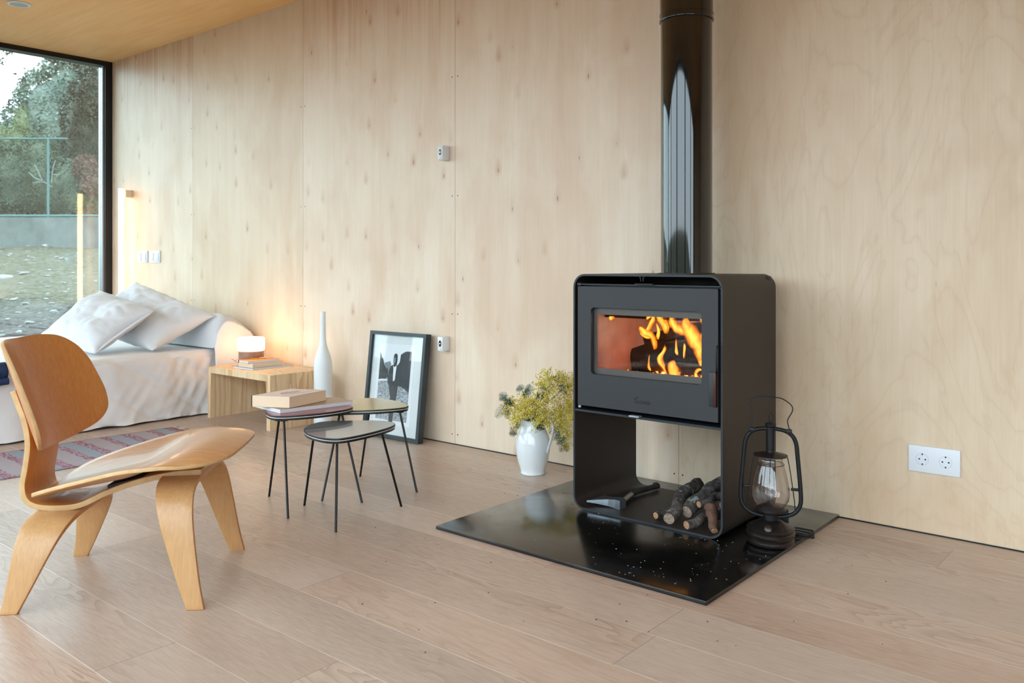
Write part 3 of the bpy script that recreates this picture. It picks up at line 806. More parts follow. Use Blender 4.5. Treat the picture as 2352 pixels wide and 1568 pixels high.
fl_spec = [
 ('broad', [(-1.335, 2.585, .575), (-1.345, 2.59, .62), (-1.385, 2.60, .665), (-1.405, 2.60, .70), (-1.40, 2.60, .735)], .026),
 ('broad', [(-1.33, 2.585, .54), (-1.342, 2.585, .585), (-1.36, 2.59, .63), (-1.375, 2.60, .66)], .010),
 ('left', [(-1.525, 2.60, .60), (-1.535, 2.60, .64), (-1.575, 2.60, .665), (-1.59, 2.60, .685)], .012),
 ('left', [(-1.56, 2.60, .655), (-1.545, 2.60, .68), (-1.535, 2.60, .705), (-1.54, 2.60, .735)], .010),
 ('left', [(-1.515, 2.60, .635), (-1.512, 2.60, .67), (-1.52, 2.60, .695)], .006),
 ('top', [(-1.495, 2.62, .655), (-1.50, 2.62, .69), (-1.525, 2.62, .72), (-1.545, 2.62, .745)], .015),
 ('top', [(-1.475, 2.62, .715), (-1.455, 2.62, .68), (-1.41, 2.62, .668), (-1.38, 2.62, .68)], .016),
 ('low', [(-1.43, 2.57, .50), (-1.432, 2.57, .53), (-1.437, 2.57, .555), (-1.433, 2.57, .575)], .021),
 ('low', [(-1.445, 2.565, .50), (-1.468, 2.565, .54), (-1.485, 2.565, .57), (-1.47, 2.565, .605), (-1.465, 2.565, .625)], .010),
 ('low', [(-1.52, 2.56, .525), (-1.527, 2.56, .55), (-1.522, 2.56, .59)], .004),
 ('low', [(-1.60, 2.55, .50), (-1.607, 2.55, .515), (-1.603, 2.55, .535)], .007),
 ('low', [(-1.57, 2.55, .50), (-1.565, 2.55, .515), (-1.567, 2.55, .53)], .006),
 ('low', [(-1.578, 2.55, .499), (-1.59, 2.55, .503), (-1.6, 2.55, .510)], .006),
 ('low', [(-1.385, 2.55, .495), (-1.383, 2.55, .515), (-1.381, 2.55, .53)], .0045),
 ('low', [(-1.40, 2.55, .495), (-1.405, 2.55, .505), (-1.402, 2.55, .518)], .007),
 ('low', [(-1.535, 2.63, .595), (-1.54, 2.63, .615), (-1.543, 2.63, .63)], .009),
 ('mid', [(-1.425, 2.575, .585), (-1.428, 2.575, .61), (-1.425, 2.575, .65)], .005),
 ('mid', [(-1.40, 2.575, .58), (-1.396, 2.575, .61), (-1.394, 2.575, .635)], .005),
 ('right', [(-1.31, 2.60, .59), (-1.315, 2.60, .62), (-1.335, 2.60, .65), (-1.325, 2.60, .68)], .022),
 ('right', [(-1.30, 2.62, .67), (-1.325, 2.62, .70), (-1.345, 2.62, .715), (-1.31, 2.62, .74)], .022),
 ('right', [(-1.285, 2.60, .65), (-1.30, 2.60, .69), (-1.29, 2.60, .73)], .012),
 ('right', [(-1.30, 2.565, .51), (-1.305, 2.565, .53), (-1.315, 2.565, .55)], .012),
 ('right', [(-1.36, 2.575, .53), (-1.345, 2.575, .545), (-1.325, 2.575, .545)], .005),
 ('right', [(-1.345, 2.64, .60), (-1.335, 2.64, .64), (-1.30, 2.64, .67), (-1.29, 2.64, .70)], .014),
 ('top', [(-1.565, 2.61, .70), (-1.555, 2.61, .715), (-1.535, 2.61, .722)], .008),
 ('top', [(-1.44, 2.64, .65), (-1.45, 2.64, .67), (-1.445, 2.64, .695)], .008),
 ('left', [(-1.585, 2.60, .66), (-1.565, 2.60, .645), (-1.545, 2.60, .64), (-1.525, 2.60, .65)], .007),
 ('low', [(-1.345, 2.55, .50), (-1.34, 2.55, .52), (-1.345, 2.55, .545)], .006),
 ('low', [(-1.50, 2.55, .497), (-1.505, 2.55, .512), (-1.498, 2.55, .53)], .006),
 ('spark', [(-1.678, 2.565, .700), (-1.684, 2.565, .708), (-1.69, 2.565, .716)], .010),
]
fg = {}
for kind_, pts, r in fl_spec:
    t_ = tongue(None, pts, r)
    o = t_.build('flame', M['flame'], origin=pts[0])
    lab = {'broad': 'tall bright orange flame rising to the top of the stove window', 'left': 'curling thin orange flame on the left of the stove fire',
           'top': 'loose orange flame drifting at the top of the stove fire', 'low': 'small yellow flame among the embers at the bottom of the fire',
           'mid': 'thin upright flame in front of the charred log', 'right': 'orange flame at the right edge of the stove window',
           'spark': 'small detached orange flame alone at upper left of the stove window'}[kind_]
    tag(o, lab, 'flame', None if kind_ == 'spark' else 'flames, ' + kind_)
fl = bpy.data.lights.new('firelight', 'POINT'); fl.energy = .55; fl.color = (1, .72, .50); fl.specular_factor = 0; fl.shadow_soft_size = .05
flo = bpy.data.objects.new('firelight', fl); C.objects.link(flo); flo.location = (-1.47, 2.70, .70)

# ------------------------------------------------------------------ flue pipe
t = thing('flue_pipe', 'glossy black round flue pipe rising from the stove to the ceiling', 'pipe', (-1.516, 2.81, SZ1))
MB().lathe([(.094, 0), (.094, .01), (.094, .5), (.094, .93), (.094, .9475), (.0920, .948), (.0920, 0), (.094, 0)], seg=96).build('lower_pipe', M['flue'], t)
MB().lathe([(.0965, .93), (.0990, .930), (.0998, .932), (.0998, .935), (.0990, .937), (.0970, .9372), (.0970, .952), (.0985, .9525), (.0985, .957), (.0967, .9575), (.0967, .98), (.0967, 1.59), (.0967, 1.6085), (.0945, 1.6085), (.0945, .93), (.0965, .93)], seg=96).build('upper_pipe', M['flue'], t)
MB().lathe([(.096, 0), (.103, 0), (.103, .003), (.096, .003), (.096, 0)], seg=64).build('collar', M['stove'], t)

# ------------------------------------------------------------------ hatchet
t = thing('hatchet', 'hatchet with black grip lying on the stove base', 'axe', (-1.69, 2.60, .0195))
hx = Vector((-1.66, 2.565, 0)); 
head = [(-1.772, 2.535), (-1.74, 2.553), (-1.70, 2.568), (-1.672, 2.570), (-1.650, 2.566), (-1.648, 2.604), (-1.672, 2.612), (-1.70, 2.610), (-1.73, 2.615), (-1.755, 2.63)]
m = MB()
bmh = bmesh.new()
lo = []; hi = []
for (x, y) in head:
    tt = min(1, max(0, (x + 1.772) / .10)); th = .003 + .013 * tt
    lo.append(bmh.verts.new((x, y, .036 - th))); hi.append(bmh.verts.new((x, y, .036 + th)))
bmh.faces.new(lo[::-1]); bmh.faces.new(hi)
for i in range(len(head)): bmh.faces.new((lo[i], lo[(i + 1) % len(head)], hi[(i + 1) % len(head)], hi[i]))
m.merge(bmh); P(m.build('axe_head', M['steel'], smooth=0), t)
P(MB().tube([(-1.662, 2.585, .036), (-1.69, 2.69, .037), (-1.70, 2.735, .037)], .0095, 10, flat=.75).build('shaft', M['handle_wood']), t)
P(MB().tube(smooth_path([(-1.697, 2.72, .037), (-1.700, 2.77, .037), (-1.694, 2.83, .036), (-1.686, 2.87, .036), (-1.690, 2.892, .036)], 5),
  [.013] * 6 + [.0135] * 5 + [.0125] * 4 + [.0125, .013, .0145, .016, .0165, .010], 12, flat=.8).build('grip', M['rubber']), t)

# ------------------------------------------------------------------ firewood on the stove base
def firewood(p0, p1, r0, r1, label, end='cut_grey', bend=.02, seed=1, barkm='bark'):
    t_ = thing('firewood_log', label, 'log', p0, 0, 'firewood under the stove')
    m_ = log_mesh(p0, p1, r0, r1, bend, 18, 22, .16, seed)
    o = m_.build('bark', [M[barkm], M['soot']], smooth=60); P(o, t_)
    p0v, p1v = Vector(p0), Vector(p1); d = (p1v - p0v).normalized(); sd = d.cross(Vector((0, 0, 1))).normalized(); up = sd.cross(d)
    pl = []
    for k in range(18):
        a = 2 * PI * k / 18
        rr = r0 * (.88 + .05 * noise.noise(Vector((math.cos(a) * 2 + seed, math.sin(a) * 2, 0))))
        pl.append((math.cos(a) * rr, math.sin(a) * rr))
    m_ = MB().prism(pl, -.0025, .002, lambda a, b, c: p0v + sd * a + up * b + d * c)
    P(m_.build('cut_end', M[end], smooth=0), t_)
    return t_
firewood((-1.394, 2.588, .057), (-1.352, 2.87, .132), .0235, .027, 'thick grey log on top of the firewood pile, its round cut end facing out', seed=3, bend=.01)
firewood((-1.428, 2.527, .0415), (-1.475, 2.82, .092), .0215, .023, 'dark log leaning at the left of the firewood pile with oval cut end', seed=5, bend=.02)
firewood((-1.494, 2.553, .033), (-1.470, 2.66, .034), .0125, .013, 'short thin log at the far left of the firewood pile', 'cut_orange', bend=.003, seed=8)
firewood((-1.356, 2.603, .086), (-1.290, 2.76, .102), .0125, .016, 'slim log lying highest at the right of the firewood pile', 'cut_orange', seed=11, bend=.004)
firewood((-1.358, 2.520, .0350), (-1.300, 2.69, .052), .0150, .017, 'lichen spotted log lowest at the front of the firewood pile, orange cut end', 'cut_orange', seed=14, bend=.002)
firewood((-1.263, 2.530, .033), (-1.310, 2.590, .088), .0125, .021, 'knobbly reddish stump at the right end of the firewood pile', 'cut_orange', seed=21, bend=.004, barkm='bark_red')
firewood((-1.296, 2.645, .084), (-1.246, 2.72, .086), .0105, .012, 'thin reddish stick tucked behind the stump in the firewood pile', 'cut_orange', seed=24, bend=.001, barkm='bark_red')

# ------------------------------------------------------------------ lantern
LX, LY = -1.100, 2.592
lan = thing('storm_lantern', 'old black iron storm lantern with glass globe on the hearth plate', 'lantern', (LX, LY, .0125), rad(22)); lan.scale = (1, 1, .925)
MB().lathe([(0, 0), (.064, 0), (.070, .003), (.0735, .010), (.073, .017), (.0685, .021), (.072, .026), (.0755, .034), (.0755, .041), (.071, .0455), (.0735, .049), (.0745, .054), (.070, .058),
            (.058, .063), (.046, .071), (.037, .078), (.030, .081), (0, .081)], seg=56).build('fuel_base', M['rust'], lan)
MB().lathe([(0, .079), (.022, .079), (.022, .100), (.025, .104), (0, .104)], seg=32).build('burner_neck', M['wire'], lan)
m = MB().lathe([(0, 0), (.010, 0), (.0115, .003), (.0115, .006), (.006, .008), (0, .008)], seg=20); m.move(tr(-.006, -.058, .066) @ rot('X', rad(62)))
m.build('filler_cap', M['rust'], lan)
MB().lathe([(0, .104), (.030, .104), (.044, .109), (.0475, .114), (.0475, .118), (.041, .124), (.030, .128), (0, .128)], seg=40).build('gallery_plate', M['rust'], lan)
gl = [(.0395, .122), (.046, .132), (.056, .150), (.0595, .168), (.0585, .188), (.053, .22), (.0465, .25), (.041, .268), (.0375, .276), (.039, .281), (.0365, .289), (.0355, .289), (.0375, .281), (.0365, .276),
      (.040, .267), (.0455, .249), (.052, .219), (.0573, .188), (.0583, .168), (.0548, .150), (.045, .132), (.0385, .123)]
MB().lathe(gl + [gl[0]], seg=48).build('glass_globe', M['lamp_glass'], lan)
MB().lathe([(0, .126), (.0105, .126), (.0105, .146), (.008, .148), (0, .148)], seg=20).build('bulb_socket', M['rubber'], lan)
MB().lathe([(.006, .147), (.0105, .156), (.0135, .170), (.0125, .186), (.008, .202), (.003, .212), (0, .214)], seg=24).build('bulb', M['bulb_glass'], lan)
MB().tube(smooth_path([(0, 0, .15), (.003, 0, .168), (-.003, 0, .174), (.003, 0, .180), (0, 0, .186)], 4), .0007, 5).build('filament', M['frame_grey'], lan)
tp = smooth_path([(-.022, 0, .092), (-.05, 0, .097), (-.076, 0, .112), (-.0905, 0, .142), (-.0905, 0, .19), (-.086, 0, .25), (-.081, 0, .31), (-.0775, 0, .345), (-.066, 0, .372), (-.043, 0, .388), (-.010, 0, .394)], 5)
for s in (1, -1):
    MB().tube([(p.x * s, p.y, p.z) for p in tp], .0068, 12).build('frame_tube', M['wire'], lan)
MB().lathe([(0, .305), (.0135, .305), (.0135, .398), (.0165, .401), (.0175, .410), (.012, .412), (0, .412)], seg=24).build('chimney', M['wire'], lan)
MB().lathe([(.014, .313), (.030, .309), (.048, .304), (.0525, .303), (.0525, .300), (.046, .300), (.028, .303), (.014, .305), (.014, .318)], seg=40).build('hood', M['rust'], lan)
rg = MB()
rg.tube([(0.0065 * math.cos(a), 0, .432 + .015 * math.sin(a)) for a in [2 * PI * k / 16 for k in range(16)]], .0018, 6, True)
rg.build('lift_ring', M['wire'], lan)
for s in (1, -1):
    MB().tube(smooth_path([(s * .050, 0, .303), (s * .058, 0, .26), (s * .066, 0, .20), (s * .072, 0, .15), (s * .074, 0, .12)], 3), .0016, 6).build('guard_wire', M['wire'], lan)
    MB().box((s * .0725 - .011, -.004, .185), (s * .0725 + .012, .004, .194), .001).build('guard_clip', M['wire'], lan)
    MB().box((s * .056 - .009, -.009, .378), (s * .056 + .009, .009, .394), .003).build('bail_ear', M['wire'], lan)
MB().tube(smooth_path([(-.059, 0, .39), (-.0585, .002, .405), (-.052, .006, .43), (-.062, .012, .47), (-.056, .018, .492), (-.03, .021, .499), (-.006, .021, .4985), (0, .021, .502), (.008, .021, .4985), (.035, .020, .494),
      (.062, .016, .475), (.066, .012, .455), (.052, .006, .425), (.054, .002, .405), (.059, 0, .39)], 5), .0018, 7).build('bail_handle', M['wire'], lan)
gw = MB()
gw.tube([(.0415 * math.cos(a), .0415 * math.sin(a), .272) for a in [2 * PI * k / 40 for k in range(40)]], .0010, 5, True)
gw.tube([(0, -.0415, .272), (0, -.043, .303)], .001, 5)
gw.build('globe_wire', M['wire'], lan)
m = MB()
cp = []
for k in range(60):
    a = k / 60 * 2 * PI * 2.4; rr = .035 + .004 * math.sin(k)
    cp.append((.095 + rr * math.cos(a), .075 + rr * .8 * math.sin(a), .005 + k / 60 * .022))
m.tube([(.0, .07, .02), (.03, .085, .012)] + cp, .0034, 7)
m.build('power_cord', M['rubber'], lan)
MB().box((-.035, .062, .03), (.055, .078, .098), .002).build('back_plate', M['wire'], lan)

# ------------------------------------------------------------------ jug with mimosa
JX, JY = -2.268, 2.842
jug = thing('milk_jug', 'glossy white ceramic jug on the floor holding yellow mimosa', 'jug', (JX, JY, 0))
prof = [(.0, .0), (.049, .0), (.053, .003), (.053, .008), (.0515, .013), (.058, .032), (.0665, .06), (.0725, .09), (.0745, .115), (.073, .14), (.067, .165), (.058, .187), (.050, .204), (.0475, .215), (.049, .224), (.052, .232)]
inner = [(r - .0045, z) for r, z in prof[2:]][::-1]
VD = Vector((.766, .643, 0))
def jugfn(p, a):
    # spout pulled out and up on the left, rim dips at the front
    if p.z > .19:
        k = (p.z - .19) / .042
        sp_ = max(0, math.cos(a - (YAW + PI))) ** 6
        p = p * 1; p.x *= 1 + .30 * sp_ * k; p.y *= 1 + .30 * sp_ * k; p.z += .018 * sp_ * k
    return p
MB().lathe(prof + inner + [(0, .012)], seg=64, fn=jugfn).build('jug_body', M['white_ceramic'], jug, 60)
hd = Vector((math.cos(rad(8)), math.sin(rad(8)), 0))
hp_ = smooth_path([tuple(hd * .048 + Vector((0, 0, .222))), tuple(hd * .070 + Vector((0, 0, .236))), tuple(hd * .090 + Vector((0, 0, .232))), tuple(hd * .100 + Vector((0, 0, .205))), tuple(hd * .094 + Vector((0, 0, .17))), tuple(hd * .082 + Vector((0, 0, .13))), tuple(hd * .071 + Vector((0, 0, .098)))], 6)
MB().tube(hp_, .0085, 12, flat=.6).build('handle', M['white_ceramic'], jug)
Rv = Vector((.766, .6428, 0)); Fv = Vector((-.6428, .766, 0)); Jc = Vector((JX, JY, 0))
def jp(px, py, b=0):   # plane through the jug that faces the room
    return Jc + Rv * ((px - 1222) * .00187) + Fv * b + Vector((0, 0, .9 - (py - 606) * .00187))
Rm = random.Random(3)
def feather(m, p, d, L, up):
    side = d.cross(up).normalized(); n = 10
    m.tube([p, p + d * L * .5 + up * .003, p + d * L], .0008, 4)
    for i in range(2, n + 1):
        t_ = i / n; c = p + d * L * t_; l = L * .30 * math.sin(PI * min(1, t_ * .72 + .2)) + .004
        for s in (1, -1):
            e = c + (side * s * .8 + d * .75).normalized() * l; w_ = (d * .0017)
            m.quad(c - w_, c + w_, e + w_ * .5 + up * .001, e - w_ * .4 + up * .001)
def branch(tip, b, label, leaves, blooms, mid=None):
    t_ = thing('mimosa_branch', label, 'branch', (JX, JY, .18), 0, 'mimosa branches in the jug')
    root = Jc + Vector((Rm.uniform(-.012, .012), Rm.uniform(-.012, .012), .05))
    mouth = Jc + Vector((Rm.uniform(-.022, .022), Rm.uniform(-.022, .022), .225))
    end = jp(*tip, b); mm = jp(*mid, b * .6) if mid else (mouth + end) / 2 + Vector((0, 0, .045))
    path = smooth_path([root, mouth, mm, end], 8)
    P(MB().tube(path, [.0022 - .0014 * i / len(path) for i in range(len(path))], 6).build('stem', M['mim_stem']), t_)
    bl = MB()
    for (px, py, L) in leaves:
        lm = MB()
        e = jp(px, py, b + Rm.uniform(-.03, .03)); s_ = min(path[8:], key=lambda q: (q - e).length) if True else mouth
        base = s_ if (s_ - e).length < .11 else e + (s_ - e).normalized() * .08
        d = (e - base); Lr = max(.058, d.length); base = e - d.normalized() * Lr; d.normalize()
        upv = Vector((-Fv.x, -Fv.y, .4)).normalized()
        feather(lm, base, d, Lr, upv)
        feather(lm, base + d * Lr * .15, (d + upv.cross(d) * .75).normalized(), Lr * .75, upv)
        P(lm.build('leaf', M['mim_leaf'], smooth=0), t_)
    tot = 0
    for (px, py, r, n) in blooms:
        c = jp(px, py, b)
        for k in range(max(3, n // 6)):
            # a raceme: line of little balls leaving the cluster centre
            d = Vector((Rm.gauss(0, 1), Rm.gauss(0, 1), Rm.gauss(.15, 1))).normalized(); q = c + d * r * .0019 * .2
            for j in range(12):
                f = j / 12
                pos_ = q + d * r * .0019 * f + Vector((Rm.gauss(0, .0045), Rm.gauss(0, .0045), Rm.gauss(0, .0045)))
                bl.ball(pos_, Rm.uniform(.0019, .0034), 1); tot += 1
    if tot:
        o = P(bl.build('blossom_spray', M['mim_bloom'], smooth=60), t_); o['kind'] = 'stuff'
    else: bl.bm.free()
    return t_
branch((1150, 905), -.02, 'mimosa branch with dark feathery leaves reaching furthest left', [(1146, 905, 1), (1160, 925, 1), (1140, 952, 1), (1170, 915, 1)], [(1175, 932, 22, 110), (1160, 945, 15, 50)], (1190, 940))
branch((1196, 890), .0, 'mimosa branch with an upright dark fern-like leaf left of the blossom', [(1190, 888, 1), (1200, 905, 1), (1222, 893, 1), (1216, 902, 1)], [(1200, 930, 28, 130)], (1210, 935))
branch((1268, 858), .02, 'tallest mimosa branch with loose yellow blossom above the jug', [(1295, 882, 1), (1260, 900, 1)], [(1258, 866, 18, 70), (1250, 888, 28, 150), (1272, 878, 24, 110), (1285, 862, 14, 40)], (1245, 910))
branch((1310, 880), .04, 'mimosa branch leaning right towards the stove', [(1300, 905, 1)], [(1300, 895, 30, 160), (1308, 930, 32, 160), (1312, 872, 14, 40), (1290, 945, 30, 150)], (1270, 915))
branch((1232, 900), -.04, 'mimosa branch in the middle of the bouquet, thick with blossom', [(1240, 912, 1), (1210, 962, 1)], [(1222, 918, 30, 170), (1240, 935, 32, 190), (1215, 940, 24, 120), (1252, 912, 28, 150)], (1228, 930))
branch((1290, 1025), -.015, 'mimosa branch drooping behind the jug handle to the right', [(1286, 1034, 1), (1272, 1005, 1), (1262, 990, 1)], [(1290, 985, 26, 150), (1296, 1010, 20, 90), (1300, 960, 28, 150), (1276, 960, 24, 110)], (1268, 950))
branch((1178, 985), -.05, 'mimosa branch hanging low over the left of the jug rim', [(1180, 990, 1), (1172, 978, 1), (1190, 975, 1)], [(1180, 960, 20, 90), (1195, 950, 22, 100)], (1195, 950))
branch((1240, 975), -.055, 'short mimosa branch spilling over the front of the jug rim', [(1210, 975, 1), (1222, 970, 1), (1246, 985, 1)], [(1245, 958, 26, 150), (1230, 965, 18, 80), (1258, 965, 18, 80)], (1236, 950))

# ------------------------------------------------------------------ framed photograph
FW, FH, FD = .415, .545, .038
pic = thing('framed_photograph', 'black framed black-and-white photograph leaning against the wall', 'picture', (-3.275, 2.955, 0))
pic.rotation_euler = (rad(-6.5), 0, rad(1.5))
bw = .0185
o = ring_prism([(-FW / 2, 0), (FW / 2, 0), (FW / 2, FH), (-FW / 2, FH)], [(-FW / 2 + bw, bw), (FW / 2 - bw, bw), (FW / 2 - bw, FH - bw), (-FW / 2 + bw, FH - bw)], -FD, 0, pic, 'picture_frame', M['frame_paint'])
o.location = (0, 0, 0)
MB().box((-FW / 2 + .004, -.02, .004), (FW / 2 - .004, -.003, FH - .004)).build('backing', M['frame_paint'], pic, 0)
y = -.0205
mt = MB().box((-FW / 2 + bw - .003, y - .001, bw - .003), (FW / 2 - bw + .003, y, FH - bw + .003)).build('mat_board', M['mat_board'], pic, 0)
X0, X1 = -FW / 2, FW / 2
fx = lambda f: -FW / 2 + f * FW
fz = lambda f: FH * (1 - f)
MB().box((fx(.145), y - .0018, fz(.875)), (fx(.80), y - .001, fz(.115))).build('print_paper', M['print_white'], pic, 0)
pr = MB().box((fx(.19), y - .0026, fz(.835)), (fx(.745), y - .0018, fz(.170))).build('photo_print', M['print_white'], pic, 0)
def flat(name, pts, mat, dy):
    MB().prism([(fx(a), fz(b)) for a, b in pts], y - dy - .0003, y - dy, lambda a, b, c: Vector((a, c, b))).build(name, M[mat], pr, 0)
flat('photo_water', [(.19, .46), (.30, .44), (.60, .47), (.745, .52), (.745, .835), (.19, .835)], 'print_water', .0027)
flat('photo_trees', [(.19, .20), (.215, .24), (.25, .27), (.285, .33), (.33, .36), (.345, .34), (.36, .43), (.30, .455), (.19, .475)], 'print_black', .0030)
flat('photo_trees', [(.62, .185), (.66, .175), (.745, .175), (.745, .56), (.68, .53), (.60, .51), (.50, .50), (.50, .33), (.55, .28), (.56, .21)], 'print_black', .0030)
flat('photo_trees', [(.28, .30), (.38, .28), (.40, .31), (.36, .44), (.30, .44)], 'print_mid', .0028)
# standing figure in a dark jacket
flat('photo_figure', [(.40, .325), (.44, .31), (.51, .31), (.55, .345), (.562, .43), (.552, .50), (.545, .56), (.53, .66), (.508, .74), (.50, .855), (.43, .855), (.435, .74), (.425, .62), (.405, .56), (.385, .51), (.355, .475), (.352, .43), (.372, .37)], 'print_black', .0034)
flat('photo_shirt', [(.437, .318), (.462, .335), (.50, .312), (.498, .36), (.492, .41), (.488, .455), (.455, .47), (.45, .41), (.448, .35)], 'print_white', .0038)
flat('photo_head', [(.440, .225), (.455, .205), (.485, .203), (.505, .22), (.508, .27), (.498, .31), (.458, .315), (.440, .295), (.434, .26)], 'print_black', .0038)
flat('photo_face', [(.440, .245), (.474, .242), (.478, .268), (.470, .292), (.450, .298), (.440, .275)], 'print_mid', .0042)
flat('photo_bank', [(.19, .465), (.25, .455), (.36, .455), (.36, .465), (.25, .475), (.19, .48)], 'print_white', .0036)
MB().box((-FW / 2 + bw - .002, -.0265, bw - .002), (FW / 2 - bw + .002, -.025, FH - bw + .002)).build('picture_glass', M['pic_glass'], pic, 0)
pic.location.z = FD * math.sin(rad(6.5)) * 0 + .0005

# ------------------------------------------------------------------ bottle vase
t = thing('bottle_vase', 'tall white ceramic bottle vase with long neck by the wall', 'vase', (-3.812, 2.915, 0))
vz = [(.0, .0), (.047, .0), (.0505, .004), (.0505, .05), (.0505, .28), (.050, .335), (.0475, .365), (.040, .395), (.029, .425), (.021, .45), (.0170, .48), (.0155, .52), (.0145, .60), (.0138, .632), (.0125, .6335), (.0115, .632), (.0115, .60), (.0, .58)]
MB().lathe(vz, seg=56).build('vase_body', M['white_matt'], t, 60)
MB().lathe([(.0122, .6325), (.0140, .6325), (.0142, .6345), (.0135, .6365), (.0122, .6358), (.0122, .6325)], seg=32).build('vase_lip', M['white_matt'], t, 60)

# ------------------------------------------------------------------ bench / bedside
BX0, BX1, BY0, BY1, BH, BT = -4.555, -3.928, 2.652, 3.035, .298, .034
t = thing('bedside_bench', 'low pine bedside bench between the bed and the vase', 'table', ((BX0 + BX1) / 2, 2.84, 0))
def mitre(pts, name, mat):
    P(MB().prism(pts, BY0, BY1, lambda a, b, c: Vector((a, c, b)), .001).build(name, mat, smooth=0), t)
mitre([(BX0, BH), (BX0 + BT, BH - BT), (BX1 - BT, BH - BT), (BX1, BH)], 'bench_top', M['pine'])
mitre([(BX0, 0), (BX0 + BT * .75, 0), (BX0 + BT, BH - BT), (BX0, BH)], 'side_panel', M['pine'])
mitre([(BX1, 0), (BX1, BH), (BX1 - BT, BH - BT), (BX1 - BT * .9, 0)], 'side_panel', M['pine'])

# ------------------------------------------------------------------ table lamp on the bench
t = thing('table_lamp', 'small round lit table lamp with opal glass top on the bench', 'lamp', (-4.405, 2.845, BH))
MB().lathe([(0, 0), (.070, 0), (.072, .002), (.072, .088), (.068, .090), (0, .090)], seg=48).build('lamp_base', M['walnut'], t, 50)
MB().lathe([(0, .0905), (.070, .0905), (.0765, .094), (.078, .100), (.078, .158), (.0765, .164), (.071, .167), (0, .168)], seg=48).build('lamp_shade', M['opal'], t, 50)
MB().tube(smooth_path([(.06, .03, .02), (.09, .06, .004), (.11, .12, .003), (.10, .17, .003)], 5), .002, 6).build('power_cable', M['rubber'], t)

# ------------------------------------------------------------------ books
def book(name, label, cat, c, a, b, th, z, cover, block='paper_white', hard=True, group=None, overhang=.002, spine=None):
    """c: near corner, a and b: the two edge vectors in the plane"""
    t_ = thing(name, label, cat, (c[0], c[1], z), 0, group)
    A, B = Vector((*a, 0)), Vector((*b, 0)); Cc = Vector((c[0], c[1], z)); tk = .0016 if hard else .0005
    def slab(u0, v0, u1, v1, z0, z1):
        return MB().prism([(u0, v0), (u1, v0), (u1, v1), (u0, v1)], z0, z1, lambda x_, y_, q: Cc + A * x_ + B * y_ + Vector((0, 0, q)))
    ou, ov = overhang / A.length, overhang / B.length
    P(slab(ou, ov, 1 - ou, 1 - ov * .2, tk, th - tk).build('page_block', M[block], smooth=0), t_)
    P(slab(0, 0, 1, 1, th - tk, th).build('front_cover', M[cover], smooth=0), t_)
    P(slab(0, 0, 1, 1, 0, tk).build('back_cover', M[cover if not spine else spine], smooth=0), t_)
    if spine or hard: P(slab(0, 1 - ov * .3, 1, 1 + .002 / B.length, 0, th).build('spine', M[spine or cover], smooth=0), t_)
    return t_, Cc, A, B
RZ, GZ_, BZ = .345, .31, .330
mg, Cc, A, B = book('magazine', 'large thin magazine lying flat on the rose tabletop', 'magazine', (-2.675, 1.85), (.045, .306), (-.195, .020), .0145, RZ + .0002, 'cover_brown', 'paper_white', False, None, .0006)
P(MB().prism([(.0, .72), (1, .72), (1, 1), (0, 1)], 0, .0002, lambda a, b, c: Cc + A * a + B * b + Vector((0, 0, .0146 + c))).build('cover_band', M['paper_white'], smooth=0), mg)
bk, Cc, A, B = book('paperback_book', 'thick cream paperback on top of the magazine on the rose table', 'book', (-2.671, 1.888), (-.036, .198), (-.136, -.072), .0425, RZ + .0155, 'cover_beige', 'paper', False, None, .0012, 'cover_dark')
pt = MB()
for i, (u0, v0, u1, v1) in enumerate([(.30, .42, .72, .45), (.28, .50, .74, .53), (.34, .58, .70, .60), (.36, .34, .66, .36), (.40, .64, .62, .66)]):
    pt.prism([(u0, v0), (u1, v0 + .02), (u1, v1 + .02), (u0, v1)], 0, .0002, lambda a, b, c: Cc + A * a + B * b + Vector((0, 0, .0426 + c)))
P(pt.build('cover_drawing', M['cover_rose'], smooth=0), bk)
P(MB().prism([(0, .22), (1, .22), (1, .228), (0, .228)], 0, .0002, lambda a, b, c: Cc + A * a + B * b + Vector((0, 0, .0426 + c))).build('cover_rule', M['cover_dark'], smooth=0), bk)
g1 = 'books on the bedside bench'
book('magazine', 'thin grey magazine lowest in the stack on the bedside bench', 'magazine', (-4.200, 2.722), (.005, .272), (-.180, -.008), .0075, BH + .0002, 'cover_grey', 'paper_white', False, g1, .0008)
book('paperback_book', 'pale paperback in the middle of the stack on the bedside bench', 'book', (-4.236, 2.745), (-.006, .205), (-.132, -.008), .023, BH + .0080, 'paper_white', 'paper', False, g1, .0006)
nb, Cc, A, B = book('notebook', 'orange notebook with black elastic on top of the bench stack', 'notebook', (-4.262, 2.732), (.010, .208), (-.128, .004), .0145, BH + .0313, 'cover_orange', 'paper_white', True, g1, .002)
P(MB().prism([(-.004, .78), (1.004, .78), (1.004, .82), (-.004, .82)], -.0003, .0152, lambda a, b, c: Cc + A * a + B * b + Vector((0, 0, c))).build('elastic_band', M['cover_dark'], smooth=0), nb)
P(MB().tube(smooth_path([(-4.385, 2.745, .336), (-4.40, 2.735, .335), (-4.412, 2.728, .343), (-4.418, 2.722, .347)], 4), .0012, 5).build('ribbon', M['copper'], smooth=60), nb)
o = MB().tube([(-4.365, 2.800, .3478), (-4.362, 2.8035, .3478), (-4.30, 2.925, .3478)], [.001, .0036, .0036], 10).build('ballpoint_pen', M['pen'], origin=(-4.33, 2.86, .3478)); tag(o, 'pale pen lying on the orange notebook', 'pen')
o = MB().tube([(-4.330, 2.790, .3478), (-4.327, 2.795, .3478), (-4.285, 2.870, .3478)], [.0008, .0035, .0035], 6).build('pencil', M['pencil'], origin=(-4.30, 2.83, .3478)); tag(o, 'short orange pencil lying on the orange notebook', 'pencil')

